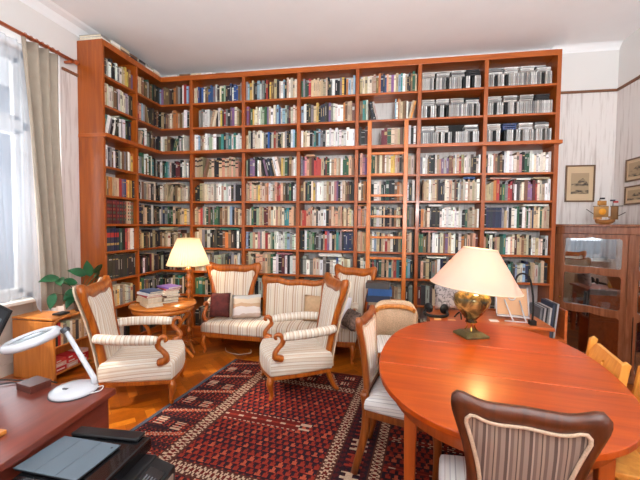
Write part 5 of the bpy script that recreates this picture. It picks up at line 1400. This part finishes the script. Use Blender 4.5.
def picture(label, plane, a0, a1, z0, z1, seed):
    """framed print on the far wall (plane='back') or the right-hand wall"""
    t = thing('framed_print', label, 'picture', ((a0+a1)/2, YB, z0) if plane == 'back' else (XR, (a0+a1)/2, z0), 0 if plane == 'back' else RAD(-90), 'old framed prints')
    w, h = abs(a1-a0), z1-z0; f = .016
    FW = plain('frame_wood', rgb(104, 72, 44), .4)
    for q in ((-w/2, w/2, 0, f), (-w/2, w/2, h-f, h), (-w/2, -w/2+f, f, h-f), (w/2-f, w/2, f, h-f)): MB().box(q[0], q[1], -.022, -.001, q[2], q[3]).build('frame', FW, t, .003)
    MB().box(-w/2+f, w/2-f, -.012, -.002, f, h-f).build('mount', plain('mount_card', rgb(206, 180, 146), .8), t)
    m, n, l, b = nodes('etching')
    tc = n.new('ShaderNodeTexCoord'); q = n.new('ShaderNodeTexNoise'); q.inputs['Scale'].default_value = 22; q.inputs['Detail'].default_value = 6
    mp = n.new('ShaderNodeMapping'); mp.inputs['Location'].default_value = (seed, seed, 0); mp.inputs['Scale'].default_value = (.7, 1, 1.6)
    rp = n.new('ShaderNodeValToRGB'); e = rp.color_ramp.elements; e[0].position = .36; e[0].color = rgb(56, 50, 46); e[1].position = .62; e[1].color = rgb(176, 152, 122)
    l.new(tc.outputs['Object'], mp.inputs[0]); l.new(mp.outputs[0], q.inputs['Vector']); l.new(q.outputs[0], rp.inputs[0]); l.new(rp.outputs[0], b.inputs['Base Color']); b.inputs['Roughness'].default_value = .8
    mx, mz = (.045, .075) if h > w else (.03, .03)
    pw, pz0, pz1 = w/2-f-mx, f+mz, h-f-mz
    MB().box(-pw, pw, -.0135, -.0122, pz0, pz1).build('print', plain('print_paper', rgb(172, 148, 118), .8), t)
    g = MB(); ph = pz1-pz0
    g.prism([(-pw, pz0), (pw, pz0), (pw, pz0+ph*.18), (-pw, pz0+ph*.22)], -.0145, -.0136, 1)
    g.prism([(-pw*.95, pz0+ph*.38), (pw*.95, pz0+ph*.36), (pw*.95, pz0+ph*.46), (pw*.7, pz0+ph*.62), (pw*.3, pz0+ph*.76), (-pw*.1, pz0+ph*.66), (-pw*.35, pz0+ph*.52), (-pw*.95, pz0+ph*.48)], -.0145, -.0136, 1)
    g.build('etched_scene', m, t)
picture('tall framed print of a dome-shaped hill hanging above the cabinet', 'back', 4.566, 4.872, 1.815, 2.238, 1.)
picture('upper of the two small framed prints on the side wall', 'right', .085, -.24, 2.01, 2.249, 4.)
picture('lower of the two small framed prints on the side wall', 'right', .085, -.24, 1.765, 1.962, 8.)

# ------------------------------------------------------------------ books lying on top of the bookcase, cable on the floor
def top_books():
    r = random.Random(8); cols = [('white', (224, 220, 212)), ('black', (44, 40, 42)), ('cream', (208, 190, 160)), ('grey', (140, 134, 130)), ('brown', (112, 82, 64))]
    for i in range(7):
        y = -.925+.142*i; z = 3.4378; n = 2
        for j in range(n):
            nm, c = cols[(i*2+j*3+(0 if i else 0)) % 5]; th = r.uniform(.024, .034); 
            loose_book(f'{nm} book, {("lower", "upper")[j]} of {ORD[i]} pile from the curtain on top of the bookcase', (XW-.085 if i else XW-.15, y, z), .15 if i else .26, .128, th, RAD(180+r.uniform(-4, 4)), rgb(*c), 'books lying on the bookcase top'); z += th+.0005
    for i, x in enumerate((-.28, -.10, .07, .21, .40)):
        nm, c = cols[(i*3+1) % 5] if i != 0 else cols[0]; th = .03 if i < 4 else .018
        loose_book(f'{nm} book lying on the bookcase top, {ORD[i]} from the corner', (x, .095, 3.4378), .15, .15 if i < 4 else .13, th, RAD(90+r.uniform(-3, 3)), rgb(*c), 'books lying on the bookcase top')
top_books()
o = MB().tube([(.62, -.30, .006), (.70, -.42, .006), (.86, -.47, .006), (.98, -.40, .006), (.94, -.28, .006)], .004, 6, None, 6).build('cable', plain('pale_cable', rgb(214, 206, 196), .5), None, 0, 0, (.8, -.4, .002)); tag(o, 'pale cable lying on the floor under the settee', 'cable')
